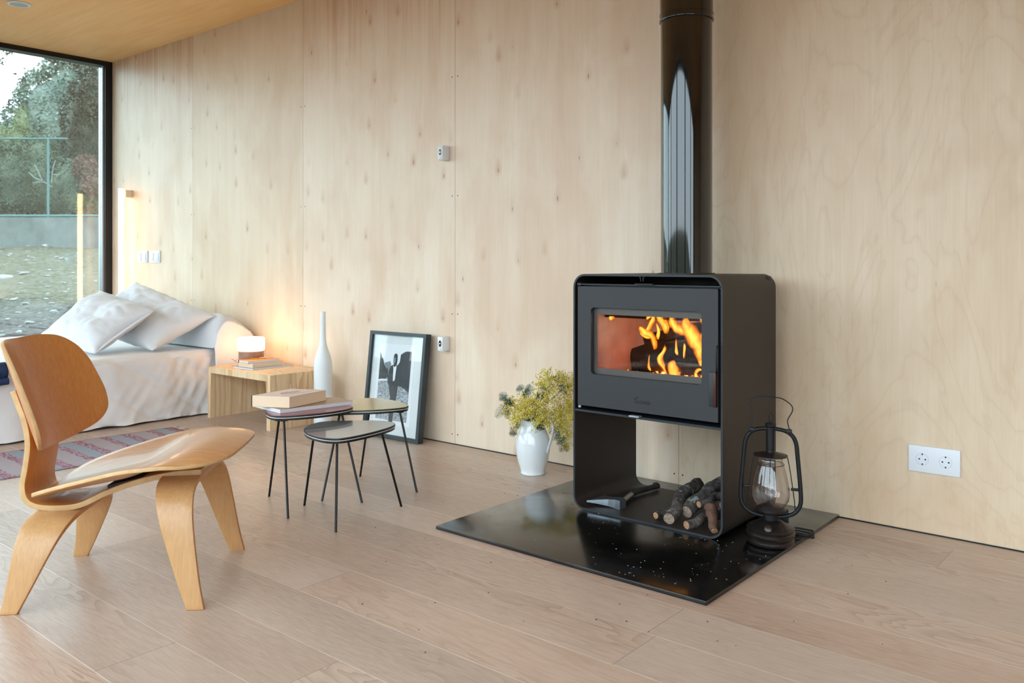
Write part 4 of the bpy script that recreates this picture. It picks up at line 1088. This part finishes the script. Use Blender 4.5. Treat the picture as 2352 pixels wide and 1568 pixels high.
# ------------------------------------------------------------------ three nesting tables
def side_table(outline, z, feet, tops, mat, label):
    cx = sum(p[0] for p in outline) / len(outline); cy = sum(p[1] for p in outline) / len(outline)
    t_ = thing('side_table', label, 'table', (cx, cy, 0), 0, 'nesting side tables')
    ol = [(p.x, p.y) for p in smooth_path([(a, b, 0) for a, b in outline], 8, True)]
    def scaled(k): return [(cx + (a - cx) * k, cy + (b - cy) * k) for a, b in ol]
    top = MB().prism(scaled(.985), z - .003, z).build('tabletop', M[mat], smooth=50); P(top, t_)
    P(MB().prism(scaled(1.0), z - .0075, z - .0025).build('edge_band', M['edge_black'], smooth=50), t_)
    P(MB().prism(scaled(.997), z - .0105, z - .0075).build('white_band', M['edge_white'], smooth=50), t_)
    P(MB().prism(scaled(.99), z - .0185, z - .0105).build('base_band', M['edge_black'], smooth=50), t_)
    for f, tp_ in zip(feet, tops):
        P(MB().tube([(f[0], f[1], 0), (tp_[0], tp_[1], z - .0185)], .0044, 10).build('leg', M['black_metal']), t_)
        d = Vector((cx - tp_[0], cy - tp_[1], 0)).normalized() * .02
        P(MB().lathe([(0, 0), (.016, 0), (.016, .004), (0, .004)], (tp_[0], tp_[1], z - .0225), 16).build('leg_mount', M['black_metal']), t_)
    return t_
side_table([(-2.578, 1.935), (-2.535, 1.856), (-2.455, 1.806), (-2.362, 1.788), (-2.300, 1.803), (-2.279, 1.850), (-2.283, 1.954), (-2.308, 2.065), (-2.345, 2.122), (-2.395, 2.134), (-2.460, 2.104), (-2.530, 2.038), (-2.573, 1.985)],
           GZ_, [(-2.619, 1.917), (-2.276, 1.793), (-2.332, 2.140)], [(-2.500, 1.872), (-2.335, 1.845), (-2.340, 2.050)], 'top_grey', 'lowest and smallest side table with glossy grey top')
side_table([(-2.800, 1.885), (-2.745, 1.835), (-2.680, 1.812), (-2.635, 1.825), (-2.600, 1.880), (-2.572, 1.960), (-2.562, 2.050), (-2.578, 2.110), (-2.620, 2.135), (-2.690, 2.110), (-2.760, 2.050), (-2.810, 1.965)],
           RZ, [(-2.825, 1.903), (-2.530, 1.782), (-2.482, 2.078)], [(-2.665, 1.838), (-2.646, 1.846), (-2.592, 2.070)], 'top_rose', 'left side table with rose top carrying the magazine and book')
side_table([(-2.690, 2.095), (-2.640, 2.085), (-2.590, 2.130), (-2.540, 2.196), (-2.506, 2.262), (-2.496, 2.318), (-2.530, 2.357), (-2.620, 2.387), (-2.720, 2.393), (-2.785, 2.365), (-2.800, 2.305), (-2.775, 2.215), (-2.735, 2.140)],
           BZ, [(-2.615, 1.994), (-2.796, 2.331), (-2.431, 2.313)], [(-2.648, 2.105), (-2.640, 2.250), (-2.515, 2.300)], 'top_gold', 'rear side table with brass coloured top by the framed photograph')

# ------------------------------------------------------------------ lounge chair
CO = Vector((-2.375, 1.157, 0)); q_ = math.sqrt(.5)
ch = thing('lounge_chair', 'low honey plywood lounge chair in the left foreground', 'chair', tuple(CO), rad(45))
# local axes: x forward, y to the far side, z up
def poly_shell(outline, fn, rings, mats, name, parent, thick, inv=False, cen=None):
    ol = [(p.x, p.y) for p in smooth_path([(a, b, 0) for a, b in outline], 6, True)]
    cx, cy = cen or (sum(p[0] for p in ol) / len(ol), sum(p[1] for p in ol) / len(ol))
    m_ = MB(); bm = m_.bm
    c0 = bm.verts.new(fn(cx, cy)); prev = None
    for i in range(1, rings + 1):
        k = (i / rings) ** .85
        ring = [bm.verts.new(fn(cx + (a - cx) * k, cy + (b - cy) * k)) for a, b in ol]
        n = len(ring)
        for j in range(n):
            if prev is None: bm.faces.new((c0, ring[j], ring[(j + 1) % n]))
            else: bm.faces.new((prev[j], ring[j], ring[(j + 1) % n], prev[(j + 1) % n]))
        prev = ring
    bmesh.ops.recalc_face_normals(bm, faces=bm.faces)
    o_ = m_.build(name, mats, parent, 70)
    md = mod(o_, 'SOLIDIFY', thickness=thick, offset=0, material_offset_rim=1, use_even_offset=False)
    mod(o_, 'BEVEL', width=.0012, segments=2, limit_method='ANGLE', angle_limit=rad(50))
    return o_
# backrest: a = lateral, b = height along the slope
def back_fn(a, b):
    t_ = b / .30
    wr = .086 * (abs(a) / .235) ** 2
    return Vector((-.226 - .099 * t_ + .95 * wr, a, .398 + .288 * t_ + .30 * wr))
bo_h = [(.0, -.010), (.07, -.009), (.14, -.004), (.195, .008), (.228, .038), (.236, .090), (.231, .145), (.221, .203), (.198, .252), (.158, .287), (.10, .302), (.05, .305)]
bo = bo_h + [(0, .305)] + [(-a, b) for a, b in bo_h[1:]][::-1]
poly_shell(bo, back_fn, 10, [M['chair_face'], M['ply_edge']], 'backrest', ch, .010)
# seat: a = forward, b = lateral
def seat_fn(a, b):
    wv = min(1, abs(b) / .262)
    if a < .15: edge = .388 - .19 * (.15 - a)
    else: edge = .388 + .09 * (a - .15) - 1.15 * (a - .15) ** 2
    k = max(0, min(1, (.24 - a) / .24)); k = k * k * (3 - 2 * k)
    dish = .050 * (1 - wv ** 2) * k
    lobe = .012 * (1 - wv ** 2) * (1 - k) - .016 * wv ** 3 * (1 - k)
    return Vector((a, b, edge - dish + lobe))
so_h = [(-.232, 0), (-.231, .07), (-.222, .130), (-.195, .178), (-.13, .215), (-.04, .240), (.05, .258), (.13, .268), (.19, .262), (.243, .240), (.280, .200), (.303, .145), (.311, .07)]
so_ = so_h + [(.313, 0)] + [(a, -b) for a, b in so_h[1:]][::-1]
poly_shell(so_, seat_fn, 12, [M['chair_seat'], M['ply_edge']], 'seat', ch, .010)
def ribbon(path, width, mats, name, thick, lateral='Y', nseg=4, parent=None, n=7, cshift=None):
    pp = smooth_path(path, n); L = len(pp)
    def fn(u, v):
        i = min(L - 1, int(round(u * (L - 1)))); p = pp[i]; f = i / (L - 1)
        wdt = width(f) if callable(width) else width
        s = (v - .5) * wdt
        if lateral == 'Y': return Vector((p.x, p.y + s, p.z))
        return Vector((p.x + s, p.y, p.z))
    m_ = MB().grid(fn, L - 1, nseg)
    bmesh.ops.recalc_face_normals(m_.bm, faces=m_.bm.faces)
    o_ = m_.build(name, mats, parent, 70)
    mod(o_, 'SOLIDIFY', thickness=thick, offset=0, material_offset_rim=1)
    mod(o_, 'BEVEL', width=.0012, segments=2, limit_method='ANGLE', angle_limit=rad(50))
    return o_
sp_path = [(-.296, 0, .553), (-.281, 0, .516), (-.263, 0, .468), (-.253, 0, .41), (-.258, 0, .35), (-.266, 0, .295), (-.257, 0, .258), (-.228, 0, .239), (-.175, 0, .234), (-.115, 0, .240), (-.045, 0, .272), (.04, 0, .300), (.13, 0, .318), (.205, 0, .322)]
def sp_w(f): return .165 + .02 * math.sin(f * PI) - .02 * max(0, .25 - f)
ribbon(sp_path, sp_w, [M['chair_face'], M['ply_edge']], 'spine', .015, parent=ch)
def uleg(u_foot, u_top, w_foot, w_top, zt, half, name):
    path = []
    ctl = [(0, .0), (.25, .008), (.60, .022), (.78, .036), (.90, .060), (.975, .098), (1.0, .150)]
    side = [(-half + d, zt * f) for f, d in ctl]
    pts2 = side + [(-.02, zt)] + [(0, zt), (.02, zt)] + [(-a, b) for a, b in side[::-1]]
    P3 = [(u_foot + (u_top - u_foot) * min(1, (b / zt)) ** .9, a, b) for a, b in pts2]
    pp = smooth_path(P3, 6); L = len(pp)
    m_ = MB()
    def fn(u, v):
        i = min(L - 1, int(round(u * (L - 1)))); p = pp[i]; f = min(1, max(0, p.z / zt))
        wdt = w_foot + (w_top - w_foot) * f ** 1.1
        return Vector((p.x + (v - .5) * wdt, p.y, p.z))
    m_.grid(fn, L - 1, 4); bmesh.ops.recalc_face_normals(m_.bm, faces=m_.bm.faces)
    o_ = m_.build(name, [M['chair_leg'], M['chair_face']], ch, 70)
    mod(o_, 'SOLIDIFY', thickness=.0135, offset=0, material_offset_rim=1)
    mod(o_, 'BEVEL', width=.0012, segments=2, limit_method='ANGLE', angle_limit=rad(50))
uleg(.232, .154, .044, .104, .308, .230, 'front_leg_frame')
uleg(-.237, -.172, .042, .122, .222, .220, 'rear_leg_frame')
for (x, z) in ((.0, .288),):
    m = MB().box((x - .05, -.072, z - .008), (x + .05, .072, z + .012), .004).move(tr(x, 0, z) @ rot('Y', rad(-13)) @ tr(-x, 0, -z))
    m.build('shock_mount', M['rubber'], ch, 30)

# ------------------------------------------------------------------ bed
bed = thing('bed', 'low bed with white linen sheet falling to the floor beside the window', 'bed', (-5.6, 2.05, 0))
def bed_fn(u, v):
    # u along y (1.02 -> 3.04), v round the section from the window side over the top to the room side
    yv = 1.02 + 2.02 * u
    hx_, zt = -4.652, .383
    if v < .5:
        x = -6.56 + (hx_ - .05 + 6.56) * (v / .5); z = zt; nx, nz = 0, 1
    elif v < .62:
        a = (v - .5) / .12 * PI / 2; x = hx_ - .05 + .05 * math.sin(a); z = zt - .05 + .05 * math.cos(a); nx, nz = math.sin(a), math.cos(a)
    else:
        f = (v - .62) / .38; x = hx_; z = (zt - .05) * (1 - f) + .008 * f; nx, nz = 1, 0
        nx = 1
        x += .012 * f + .010 * f * math.sin(yv * 9) + .008 * f * math.sin(yv * 23 + 1)
    p = Vector((x, yv, z))
    n1 = noise.noise(Vector((x * 2, yv * 2.2, z * 2)) + Vector((3, 1, 0))) * .009
    d = (yv + z * 1.6)
    side_ = (nx > .9); amp = min(1, max(.25, (yv - 1.5) / 1.1))
    ac, al = yv * .55 + z * .83, yv * .83 - z * .55
    n2 = (noise.noise(Vector((ac * 1.2, al * 13 + 2 * noise.noise(Vector((ac * 3, al * 3, 0))), 4))) * .013 + noise.noise(Vector((ac * 3, al * 30, 9))) * .004) * side_ * amp
    n2 += noise.noise(Vector((yv * 7, z * 1.2, 2))) * .008 * side_
    n3 = noise.noise(Vector((x * 5, yv * 5, z * 5))) * .003
    n4 = -.010 * math.exp(-((d * 3.1) % 1 - .5) ** 2 * 60) * nx * (yv > 2.1)
    k = n1 + n2 + n3 + n4
    p.x += nx * k; p.z += nz * k
    if v >= .98: p.z = .008 + .012 * abs(noise.noise(Vector((0, yv * 5, 2))))
    return p
m = MB().grid(bed_fn, 190, 150)
P(m.build('bed_sheet', M['linen'], smooth=180), bed)
mt_ = MB().box((-6.56, 1.06, .04), (-4.70, 3.03, .36), .04, 3)
P(mt_.build('mattress', M['linen'], smooth=60), bed)
P(MB().box((-6.5, 1.12, 0), (-4.78, 3.0, .04)).build('bed_base', M['pine'], smooth=0), bed)
# bolster under a draped sheet
bol = thing('bolster', 'rounded bolster under a draped white sheet along the head of the bed', 'bolster', (-5.55, 2.88, .385))
sec = smooth_path([(2.742, .392, 0), (2.748, .47, 0), (2.772, .545, 0), (2.815, .588, 0), (2.87, .582, 0), (2.94, .545, 0), (3.0, .495, 0), (3.038, .43, 0), (3.042, .392, 0)], 4)
def bol_fn(u, v):
    i = v * (len(sec) - 1); a = sec[int(i)]; b = sec[min(len(sec) - 1, int(i) + 1)]; p = a + (b - a) * (i - int(i))
    x = -6.55 + 1.915 * u
    e = max(0, (u - .955) / .045); k = math.sqrt(max(0, 1 - e * e)) if e > 0 else 1
    k = .55 + .45 * k
    cy = 2.89; n_ = noise.noise(Vector((x * 4, p.x * 9, p.y * 9))) * .008
    return Vector((x, cy + (p.x - cy) * (k * .1 + .9), .392 + (p.y - .392) * k + n_ * (v > .02) * (v < .98)))
m = MB().grid(bol_fn, 110, len(sec) - 1)
bm = m.bm
bmesh.ops.holes_fill(bm, edges=[e for e in bm.edges if e.is_boundary], sides=0)
P(m.build('bolster_body', M['pillow'], smooth=80), bol)
def drape_fn(u, v):
    yv = 2.735 + .305 * u; i = u * (len(sec) - 1)
    topz = .40 + .0 * u
    # height of the bolster outline at this y
    best = min(sec, key=lambda s_: abs(s_.x - yv) + (0 if s_.y > .45 else .01)).y
    zt = max(.392, best - .035)
    z = zt + (.262 - zt) * v
    return Vector((-4.612 - .018 * (1 - v) ** 3 + .006 * noise.noise(Vector((0, yv * 14, z * 7))), yv, z))
m = MB().grid(drape_fn, 30, 24); P(m.build('draped_sheet', M['pillow'], smooth=80), bol)
mod(bpy.data.objects[bol.children[-1].name], 'SOLIDIFY', thickness=.003)

def pillow(name, label, B, Rr, T, Lc, th, seed, flange=.0, cat='pillow'):
    B, Rr, T, Lc = map(Vector, (B, Rr, T, Lc))
    cen = (B + Rr + T + Lc) / 4
    nrm = (Rr - B).cross(Lc - B).normalized()
    t_ = thing(name, label, cat, tuple(cen), 0, 'pillows on the bed')
    m_ = MB(); N = 44
    for side in (1, -1):
        def fn(u, v, side=side):
            cu, cv = 2 * u - 1, 2 * v - 1
            pinch = .045 * ((1 - cu * cu) * cv * cv * cv * cv + (1 - cv * cv) * cu ** 4)
            uu = .5 + (u - .5) * (1 - 1.1 * .09 * (1 - cv * cv) * abs(cu) ** 3 * 1.0); vv = .5 + (v - .5) * (1 - 1.1 * .09 * (1 - cu * cu) * abs(cv) ** 3)
            p = (B * (1 - uu) * (1 - vv) + Rr * uu * (1 - vv) + T * uu * vv + Lc * (1 - uu) * vv)
            f = max(0, 1 - abs(cu) ** 2.6) ** .55 * max(0, 1 - abs(cv) ** 2.6) ** .55
            wr = noise.noise(p * 7 + Vector((seed, 0, 0))) * .020 + abs(noise.noise(p * 14 + Vector((0, seed, 0)))) * .016
            edge_w = noise.noise(p * 22 + Vector((seed, seed, 0))) * .006 * (1 - f)
            return p + nrm * (side * (th * f + wr * f * (.4 + f)) + edge_w)
        m_.grid(fn, N, N)
    bmesh.ops.remove_doubles(m_.bm, verts=m_.bm.verts, dist=.0006)
    bmesh.ops.recalc_face_normals(m_.bm, faces=m_.bm.faces)
    P(m_.build('pillow_case', M['pillow'], smooth=80), t_)
    if flange:
        cs = [B, Rr, T, Lc]; fm = MB()
        loop = []
        for i in range(4):
            a, b = cs[i], cs[(i + 1) % 4]
            for k in range(12): loop.append(a.lerp(b, k / 12))
        n = len(loop)
        ins = [p_ + (cen - p_) * .10 for p_ in loop]
        out_ = [p_ + (p_ - cen).normalized() * flange * .2 + nrm * noise.noise(p_ * 18) * .008 for p_ in loop]
        va = [fm.bm.verts.new(p_) for p_ in ins]; vb = [fm.bm.verts.new(p_) for p_ in out_]
        for i in range(n): fm.bm.faces.new((va[i], va[(i + 1) % n], vb[(i + 1) % n], vb[i]))
        o_ = fm.build('flange', M['pillow'], smooth=80); P(o_, t_); mod(o_, 'SOLIDIFY', thickness=.003)
    return t_
pillow('pillow', 'white pillow at the back of the bed, its right end warm with lamplight', (-4.72, 2.40, .40), (-4.70, 2.79, .585), (-5.53, 2.695, .785), (-5.45, 2.30, .50), .088, 2)
pillow('pillow', 'white square pillow with flanged edge in front, nearest the window', (-4.79, 2.105, .405), (-4.80, 2.455, .625), (-5.33, 2.375, .732), (-5.32, 2.01, .47), .080, 9, .02)
# blue throw over the bed edge
o = MB()
o.grid(lambda u, v: Vector((-4.66 + .04 * math.sin(v * PI) + .006 * noise.noise(Vector((u * 6, v * 5, 0))), 1.25 + .36 * u, .405 - .095 * v * (1 - .15 * math.sin(u * 9)))), 24, 14)
for r_ in (.018, .010): o.tube(smooth_path([(-4.625, 1.25, .318), (-4.622, 1.42, .314), (-4.620, 1.61, .318)], 6), r_, 10)
o = o.build('blue_throw', M['denim'], smooth=70, origin=(-4.64, 1.42, .36)); mod(o, 'SOLIDIFY', thickness=.006)
tag(o, 'navy blue folded cloth hanging over the bed edge behind the chair', 'blanket')

# ------------------------------------------------------------------ rug
rug = thing('woven_rug', 'grey runner rug with purple and blue stripes beside the bed', 'rug', (-4.40, 2.352, 0), rad(-1.5))
def rug_fn(u, v):
    return Vector((-.012 + .545 * u + .004 * math.sin(v * 14), -1.75 + 1.75 * v, .0035 + .0012 * noise.noise(Vector((u * 6, v * 14, 0)))))
m = MB().grid(rug_fn, 24, 70); o = m.build('rug_weave', M['rug'], rug, 80); mod(o, 'SOLIDIFY', thickness=.005, offset=0)
fm = MB()
for k in range(30):
    x = -.008 + .538 * k / 29; 
    fm.tube(smooth_path([(x, -.004, .005), (x + R.uniform(-.008, .008), .018, .005), (x + R.uniform(-.018, .018), .045 + R.uniform(-.008, .01), .0025)], 3), .0019, 5)
fm.build('fringe', M['fringe'], rug, 60)

# ------------------------------------------------------------------ crumbs and ash flecks
sm = MB()
for i in range(90):
    x = R.uniform(-2.0, -1.06); yv = R.uniform(2.06, 2.52)
    if R.random() < .4: x = R.uniform(-1.35, -1.06)
    sm.ball((x, yv, .0128), R.uniform(.0007, .0019), 1, (1.5, 1, .5))
tag(sm.build('ash_flecks', M['speck'], smooth=0), 'pale ash flecks scattered on the black hearth plate', 'ash', None, 'stuff')
sm = MB()
for i in range(70):
    x = R.uniform(-2.4, -.5); yv = R.uniform(1.2, 2.9)
    if -2.07 < x < -1.01 and yv > 2.0: continue
    sm.ball((x, yv, .0008), R.uniform(.0008, .0020), 1, (1.6, 1, .6))
tag(sm.build('floor_crumbs', M['speck_dark'], smooth=0), 'dark crumbs of bark scattered on the pale wood floor', 'crumbs', None, 'stuff')

# ------------------------------------------------------------------ outdoors
def gz(x, yv):
    d = -.6428 * x + .766 * yv
    z = .19 + .152 * (d - 7.5)
    z = min(z, 1.18 + .02 * (d - 14))
    if d > 14.5: z = 1.6 + .03 * (d - 14)
    z = max(z, -.5)
    if x > -6.9: z = min(z, -.45)
    elif x > -8.2: z = min(z, -.45 + (-6.9 - x) / 1.3 * 1.2)
    if yv < -3: z = max(z, -.45 + min(4.2, (-3 - yv) * .13))  # unseen bank behind the viewer, added to block low sky and dim the upper wall
    z += .05 * noise.noise(Vector((x * .9, yv * .9, 0))) + .03 * noise.noise(Vector((x * 3, yv * 3, 1)))
    return z
def grd(u, v):
    x = 14 - 54 * u; yv = -22 + 50 * v; return Vector((x, yv, gz(x, yv)))
struct(MB().grid(grd, 230, 210).build('ground', M['ground'], smooth=60))
Fo = Vector((-.6428, .766, 0)); Ro = Vector((.766, .6428, 0))
def op(px, py, d):   # point at forward distance d seen at a reference bearing
    return Fo * d + Ro * ((px - 1176) / 1942 * d) + Vector((0, 0, .9 + (606 - py) / 1942 * d))
# concrete wall and teal fence, 14 m out
wl0, wl1 = -14.5, 0.0
m = MB().prism([(wl0, 13.95), (wl1, 13.95), (wl1, 14.2), (wl0, 14.2)], .8, 1.67, lambda a, b, c: Ro * a + Fo * b + Vector((0, 0, c)), .01)
tag(m.build('concrete_wall', M['concrete'], smooth=0), 'low grey concrete retaining wall beyond the window', 'wall')
fn_ = thing('mesh_fence', 'teal metal mesh fence on top of the concrete wall', 'fence', tuple(Ro * -8 + Fo * 14.05 + Vector((0, 0, 1.67))))
fp = lambda l, z: Ro * l + Fo * 14.05 + Vector((0, 0, z))
fe = (155 - 1176) / 1942 * 14.05
for l in (fe - .32, fe - 2.9, fe - 5.4):
    P(MB().tube([fp(l, 1.66), fp(l, 2.98)], .019, 8).build('fence_post', M['fence']), fn_)
P(MB().tube([fp(-14, 2.98), fp(fe, 2.98)], .015, 8).build('top_rail', M['fence']), fn_)
P(MB().tube([fp(-14, 1.70), fp(fe + .9, 1.70)], .02, 8).build('bottom_rail', M['fence']), fn_)
m = MB(); l = -14.0
while l < fe:
    for s in (1, -1):
        a, b = (l, l + 1.28) if s == 1 else (l + 1.28, l)
        m.tube([fp(a, 1.7), fp(b, 2.98)], .0011, 3, cap=False)
    l += .085
P(m.build('wire_mesh', M['fence'], smooth=0), fn_)

def leaves(m_, sampler, n, size, rng):
    for _ in range(n):
        p = sampler(rng); a = Vector((rng.gauss(0, 1), rng.gauss(0, 1), rng.gauss(0, .7))).normalized()
        b = a.cross(Vector((rng.gauss(0, 1), rng.gauss(0, 1), rng.gauss(0, 1)))).normalized(); s = size * rng.uniform(.6, 1.3)
        m_.quad(p - a * s, p + b * s * .5, p + a * s, p - b * s * .5)
def crown_sampler(c, rx, ry, rz, lump=.25):
    c = Vector(c)
    def f(rng):
        v = Vector((rng.gauss(0, 1), rng.gauss(0, 1), rng.gauss(0, 1))).normalized()
        k = 1 + lump * noise.noise(v * 2.3 + c) + .12 * noise.noise(v * 6 + c); k *= rng.uniform(.82, 1.0) ** .5
        return c + Vector((v.x * rx, v.y * ry, v.z * rz)) * k
    return f
def tree(name, label, cat, blobs, mat, leaf, n, trunk_pts, tr_r, group='trees and bushes behind the fence', tmat='trunk', seed=0, cf=.80):
    rng = random.Random(seed); base = Vector(trunk_pts[0])
    t_ = thing(name, label, cat, tuple(base), 0, group)
    m_ = MB()
    core = MB()
    tot = sum(b[1] * b[3] for b in blobs)
    for (c, rx, ry, rz) in blobs:
        leaves(m_, crown_sampler(c, rx, ry, rz), int(n * rx * rz / tot), leaf, rng)
        core.ball(tuple(c), 1, 3, (rx * cf, ry * cf, rz * cf), .22)
    core.bm.to_mesh(me_ := bpy.data.meshes.new('tmp')); m_.bm.from_mesh(me_); bpy.data.meshes.remove(me_); core.bm.free()
    P(m_.build('crown', M[mat], smooth=0), t_)
    P(MB().tube(smooth_path(trunk_pts, 4), tr_r, 8).build('trunk', M[tmat]), t_)
    return t_
def dn(p, dz): p = Vector(p); return (p.x, p.y, p.z - dz)
c = op(150, 260, 21); g0 = Vector((c.x, c.y, gz(c.x, c.y)))
tree('rounded_tree', 'large rounded grey-green tree against the white sky', 'tree', [(tuple(op(160, 345, 21)), 1.62, 1.4, 2.42), (tuple(op(130, 450, 20.5)), 1.3, 1.2, 1.4)], 'leaf_grey', .042, 42000, [tuple(g0), tuple(c)], .15, seed=1)
c = op(215, 330, 16.5); g0 = Vector((c.x, c.y, gz(c.x, c.y)))
tree('oak_tree', 'dark brownish oak at the right end of the fence', 'tree', [(tuple(op(232, 330, 16.5)), .72, .8, 1.25), (tuple(op(195, 380, 16.2)), .45, .5, .7), (tuple(op(240, 220, 16)), .5, .6, .6)], 'leaf_dark', .022, 26000, [tuple(g0), tuple(op(240, 380, 16.5)), tuple(op(225, 250, 16.5))], .10, seed=2)
c = op(60, 440, 16); g0 = Vector((c.x, c.y, gz(c.x, c.y)))
tree('hedge_bush', 'mid green bush pressed against the back of the fence', 'bush', [(tuple(op(20, 430, 15.6)), .8, .5, .75), (tuple(op(85, 420, 15.8)), .7, .5, .85), (tuple(op(160, 440, 15.6)), .7, .5, .6), (tuple(op(-60, 420, 15.6)), .9, .6, .8)], 'leaf_mid', .022, 36000, [tuple(g0), tuple(c)], .05, seed=3)
c = op(45, 300, 18); g0 = Vector((c.x, c.y, gz(c.x, c.y)))
tree('young_conifer', 'yellow-green young conifer tip above the fence rail', 'tree', [(tuple(op(50, 290, 18)), .16, .16, .45), (tuple(op(38, 330, 18)), .45, .4, .38), (tuple(op(0, 330, 18)), .4, .4, .4)], 'leaf_lime', .022, 9000, [tuple(g0), tuple(c)], .05, seed=4)
c = op(190, 390, 15.3); g0 = Vector((c.x, c.y, gz(c.x, c.y)))
tree('russet_shrub', 'reddish-leaved shrub to the right of the fence post', 'bush', [(tuple(op(195, 385, 15.2)), .22, .2, .22), (tuple(op(212, 420, 15.2)), .16, .2, .25)], 'leaf_red', .022, 6000, [tuple(g0), tuple(c)], .02, seed=5, cf=.6)
# overhanging branch close to the glass, black against the sky
ob = thing('overhanging_branch', 'dark leafy branch hanging in from above the window', 'branch', tuple(op(240, 60, 9)))
P(MB().tube(smooth_path([op(330, 20, 9), op(220, 110, 9), op(150, 135, 9), op(95, 128, 9), op(50, 118, 9)], 6), [.035 - .0011 * i for i in range(25)], 7).build('branch_wood', M['trunk']), ob)
P(MB().tube(smooth_path([op(60, 60, 9), op(30, 100, 9), op(12, 125, 9)], 5), [.012 - .0009 * i for i in range(11)], 6).build('branch_wood', M['trunk']), ob)
m = MB(); rg_ = random.Random(5)
for (px, py, r_, n) in ((235, 150, .14, 500), (200, 155, .13, 420), (165, 140, .09, 260), (120, 132, .07, 160), (95, 122, .035, 50), (52, 112, .03, 40), (20, 118, .045, 70), (4, 140, .045, 70), (225, 200, .15, 380), (205, 235, .13, 200), (240, 260, .14, 240), (45, 185, .03, 40), (35, 170, .015, 15), (15, 105, .05, 60)):
    leaves(m, crown_sampler(op(px, py, 9), r_, r_, r_ * .8, .5), n, .014, rg_)
P(m.build('foliage', M['leaf_dark'], smooth=0), ob)
dd = MB()
for pts in ([(118, 420), (122, 385), (128, 368)], [(122, 400), (132, 402), (140, 398)], [(98, 415), (88, 395), (80, 378)], [(98, 415), (80, 408), (66, 396)], [(120, 430), (100, 418), (75, 420)]):
    dd.tube(smooth_path([op(a, b, 14.9) for a, b in pts], 4), .009, 5)
dd = dd.build('bare_branch', M['trunk_pale'], origin=tuple(op(118, 430, 14.9))); tag(dd, 'pale bare forked branch showing through the fence', 'branch')
hl = MB().grid(lambda u, v: op(-420 + 700 * u, 620, 60) + Fo * 24 * v + Vector((0, 0, (13.2 * math.sin(PI * min(1, .1 + .8 * v)) * math.exp(-((u - .42) / .33) ** 2) + .8 * noise.noise(Vector((u * 9, v * 5, 0)))))), 60, 24)
struct(hl.build('hill', M['hill'], smooth=60))
# stones on the slope
def stone_mesh(seed):
    m_ = MB().ball((0, 0, 0), 1, 2, (1, .75, .34), .35)
    for v in m_.bm.verts: v.co += Vector((noise.noise(v.co * 1.7 + Vector((seed, 0, 0))) * .25, 0, 0))
    return m_
protos = []
rs = random.Random(11)
sp_list = [(55, 631, 12.3, .10), (110, 636, 12.1, .05), (10, 640, 11.8, .13), (60, 600, 12.9, .06), (75, 594, 13.2, .05), (130, 592, 13.1, .05), (140, 594, 13.2, .06), (25, 585, 13.5, .05), (60, 700, 10.3, .06), (122, 715, 9.7, .055), (66, 745, 9.0, .06), (30, 690, 10.4, .05)]
for i in range(70):
    sp_list.append((rs.uniform(-5, 240), rs.uniform(575, 770), None, rs.uniform(.018, .045)))
for i in range(26):
    sp_list.append((rs.uniform(-5, 245), 564, 13.75, rs.uniform(.04, .09)))
big = {0: 'large pale flat stone lying left on the mossy slope outside', 2: 'broad white slab of stone at the left edge of the slope outside', 10: 'pale stone among the brown leaf litter just outside the glass'}
for i, (px, py, d, r_) in enumerate(sp_list):
    if d is None:
        d = 7.2 + (770 - py) / 200 * 6.0
    # let the stone sit on the slope along its bearing
    best = None
    for k in range(60):
        dd_ = 7 + k * .12; p_ = op(px, py, dd_)
        e_ = abs(p_.z - gz(p_.x, p_.y))
        if best is None or e_ < best[0]: best = (e_, p_)
    p_ = best[1]
    if i < 3: o = stone_mesh(i * 3.1).build('stone', M['stone'], smooth=50); protos.append(o)
    else: o = protos[i % 3].copy(); C.objects.link(o)
    o.location = (p_.x, p_.y, gz(p_.x, p_.y) + r_ * .12); o.scale = (r_ * .75,) * 3; o.rotation_euler = (rs.uniform(-.2, .2), rs.uniform(-.2, .2), rs.uniform(0, 6))
    tag(o, big.get(i, 'small pale stone lying on the slope beyond the window'), 'stone', 'stones on the slope outside')
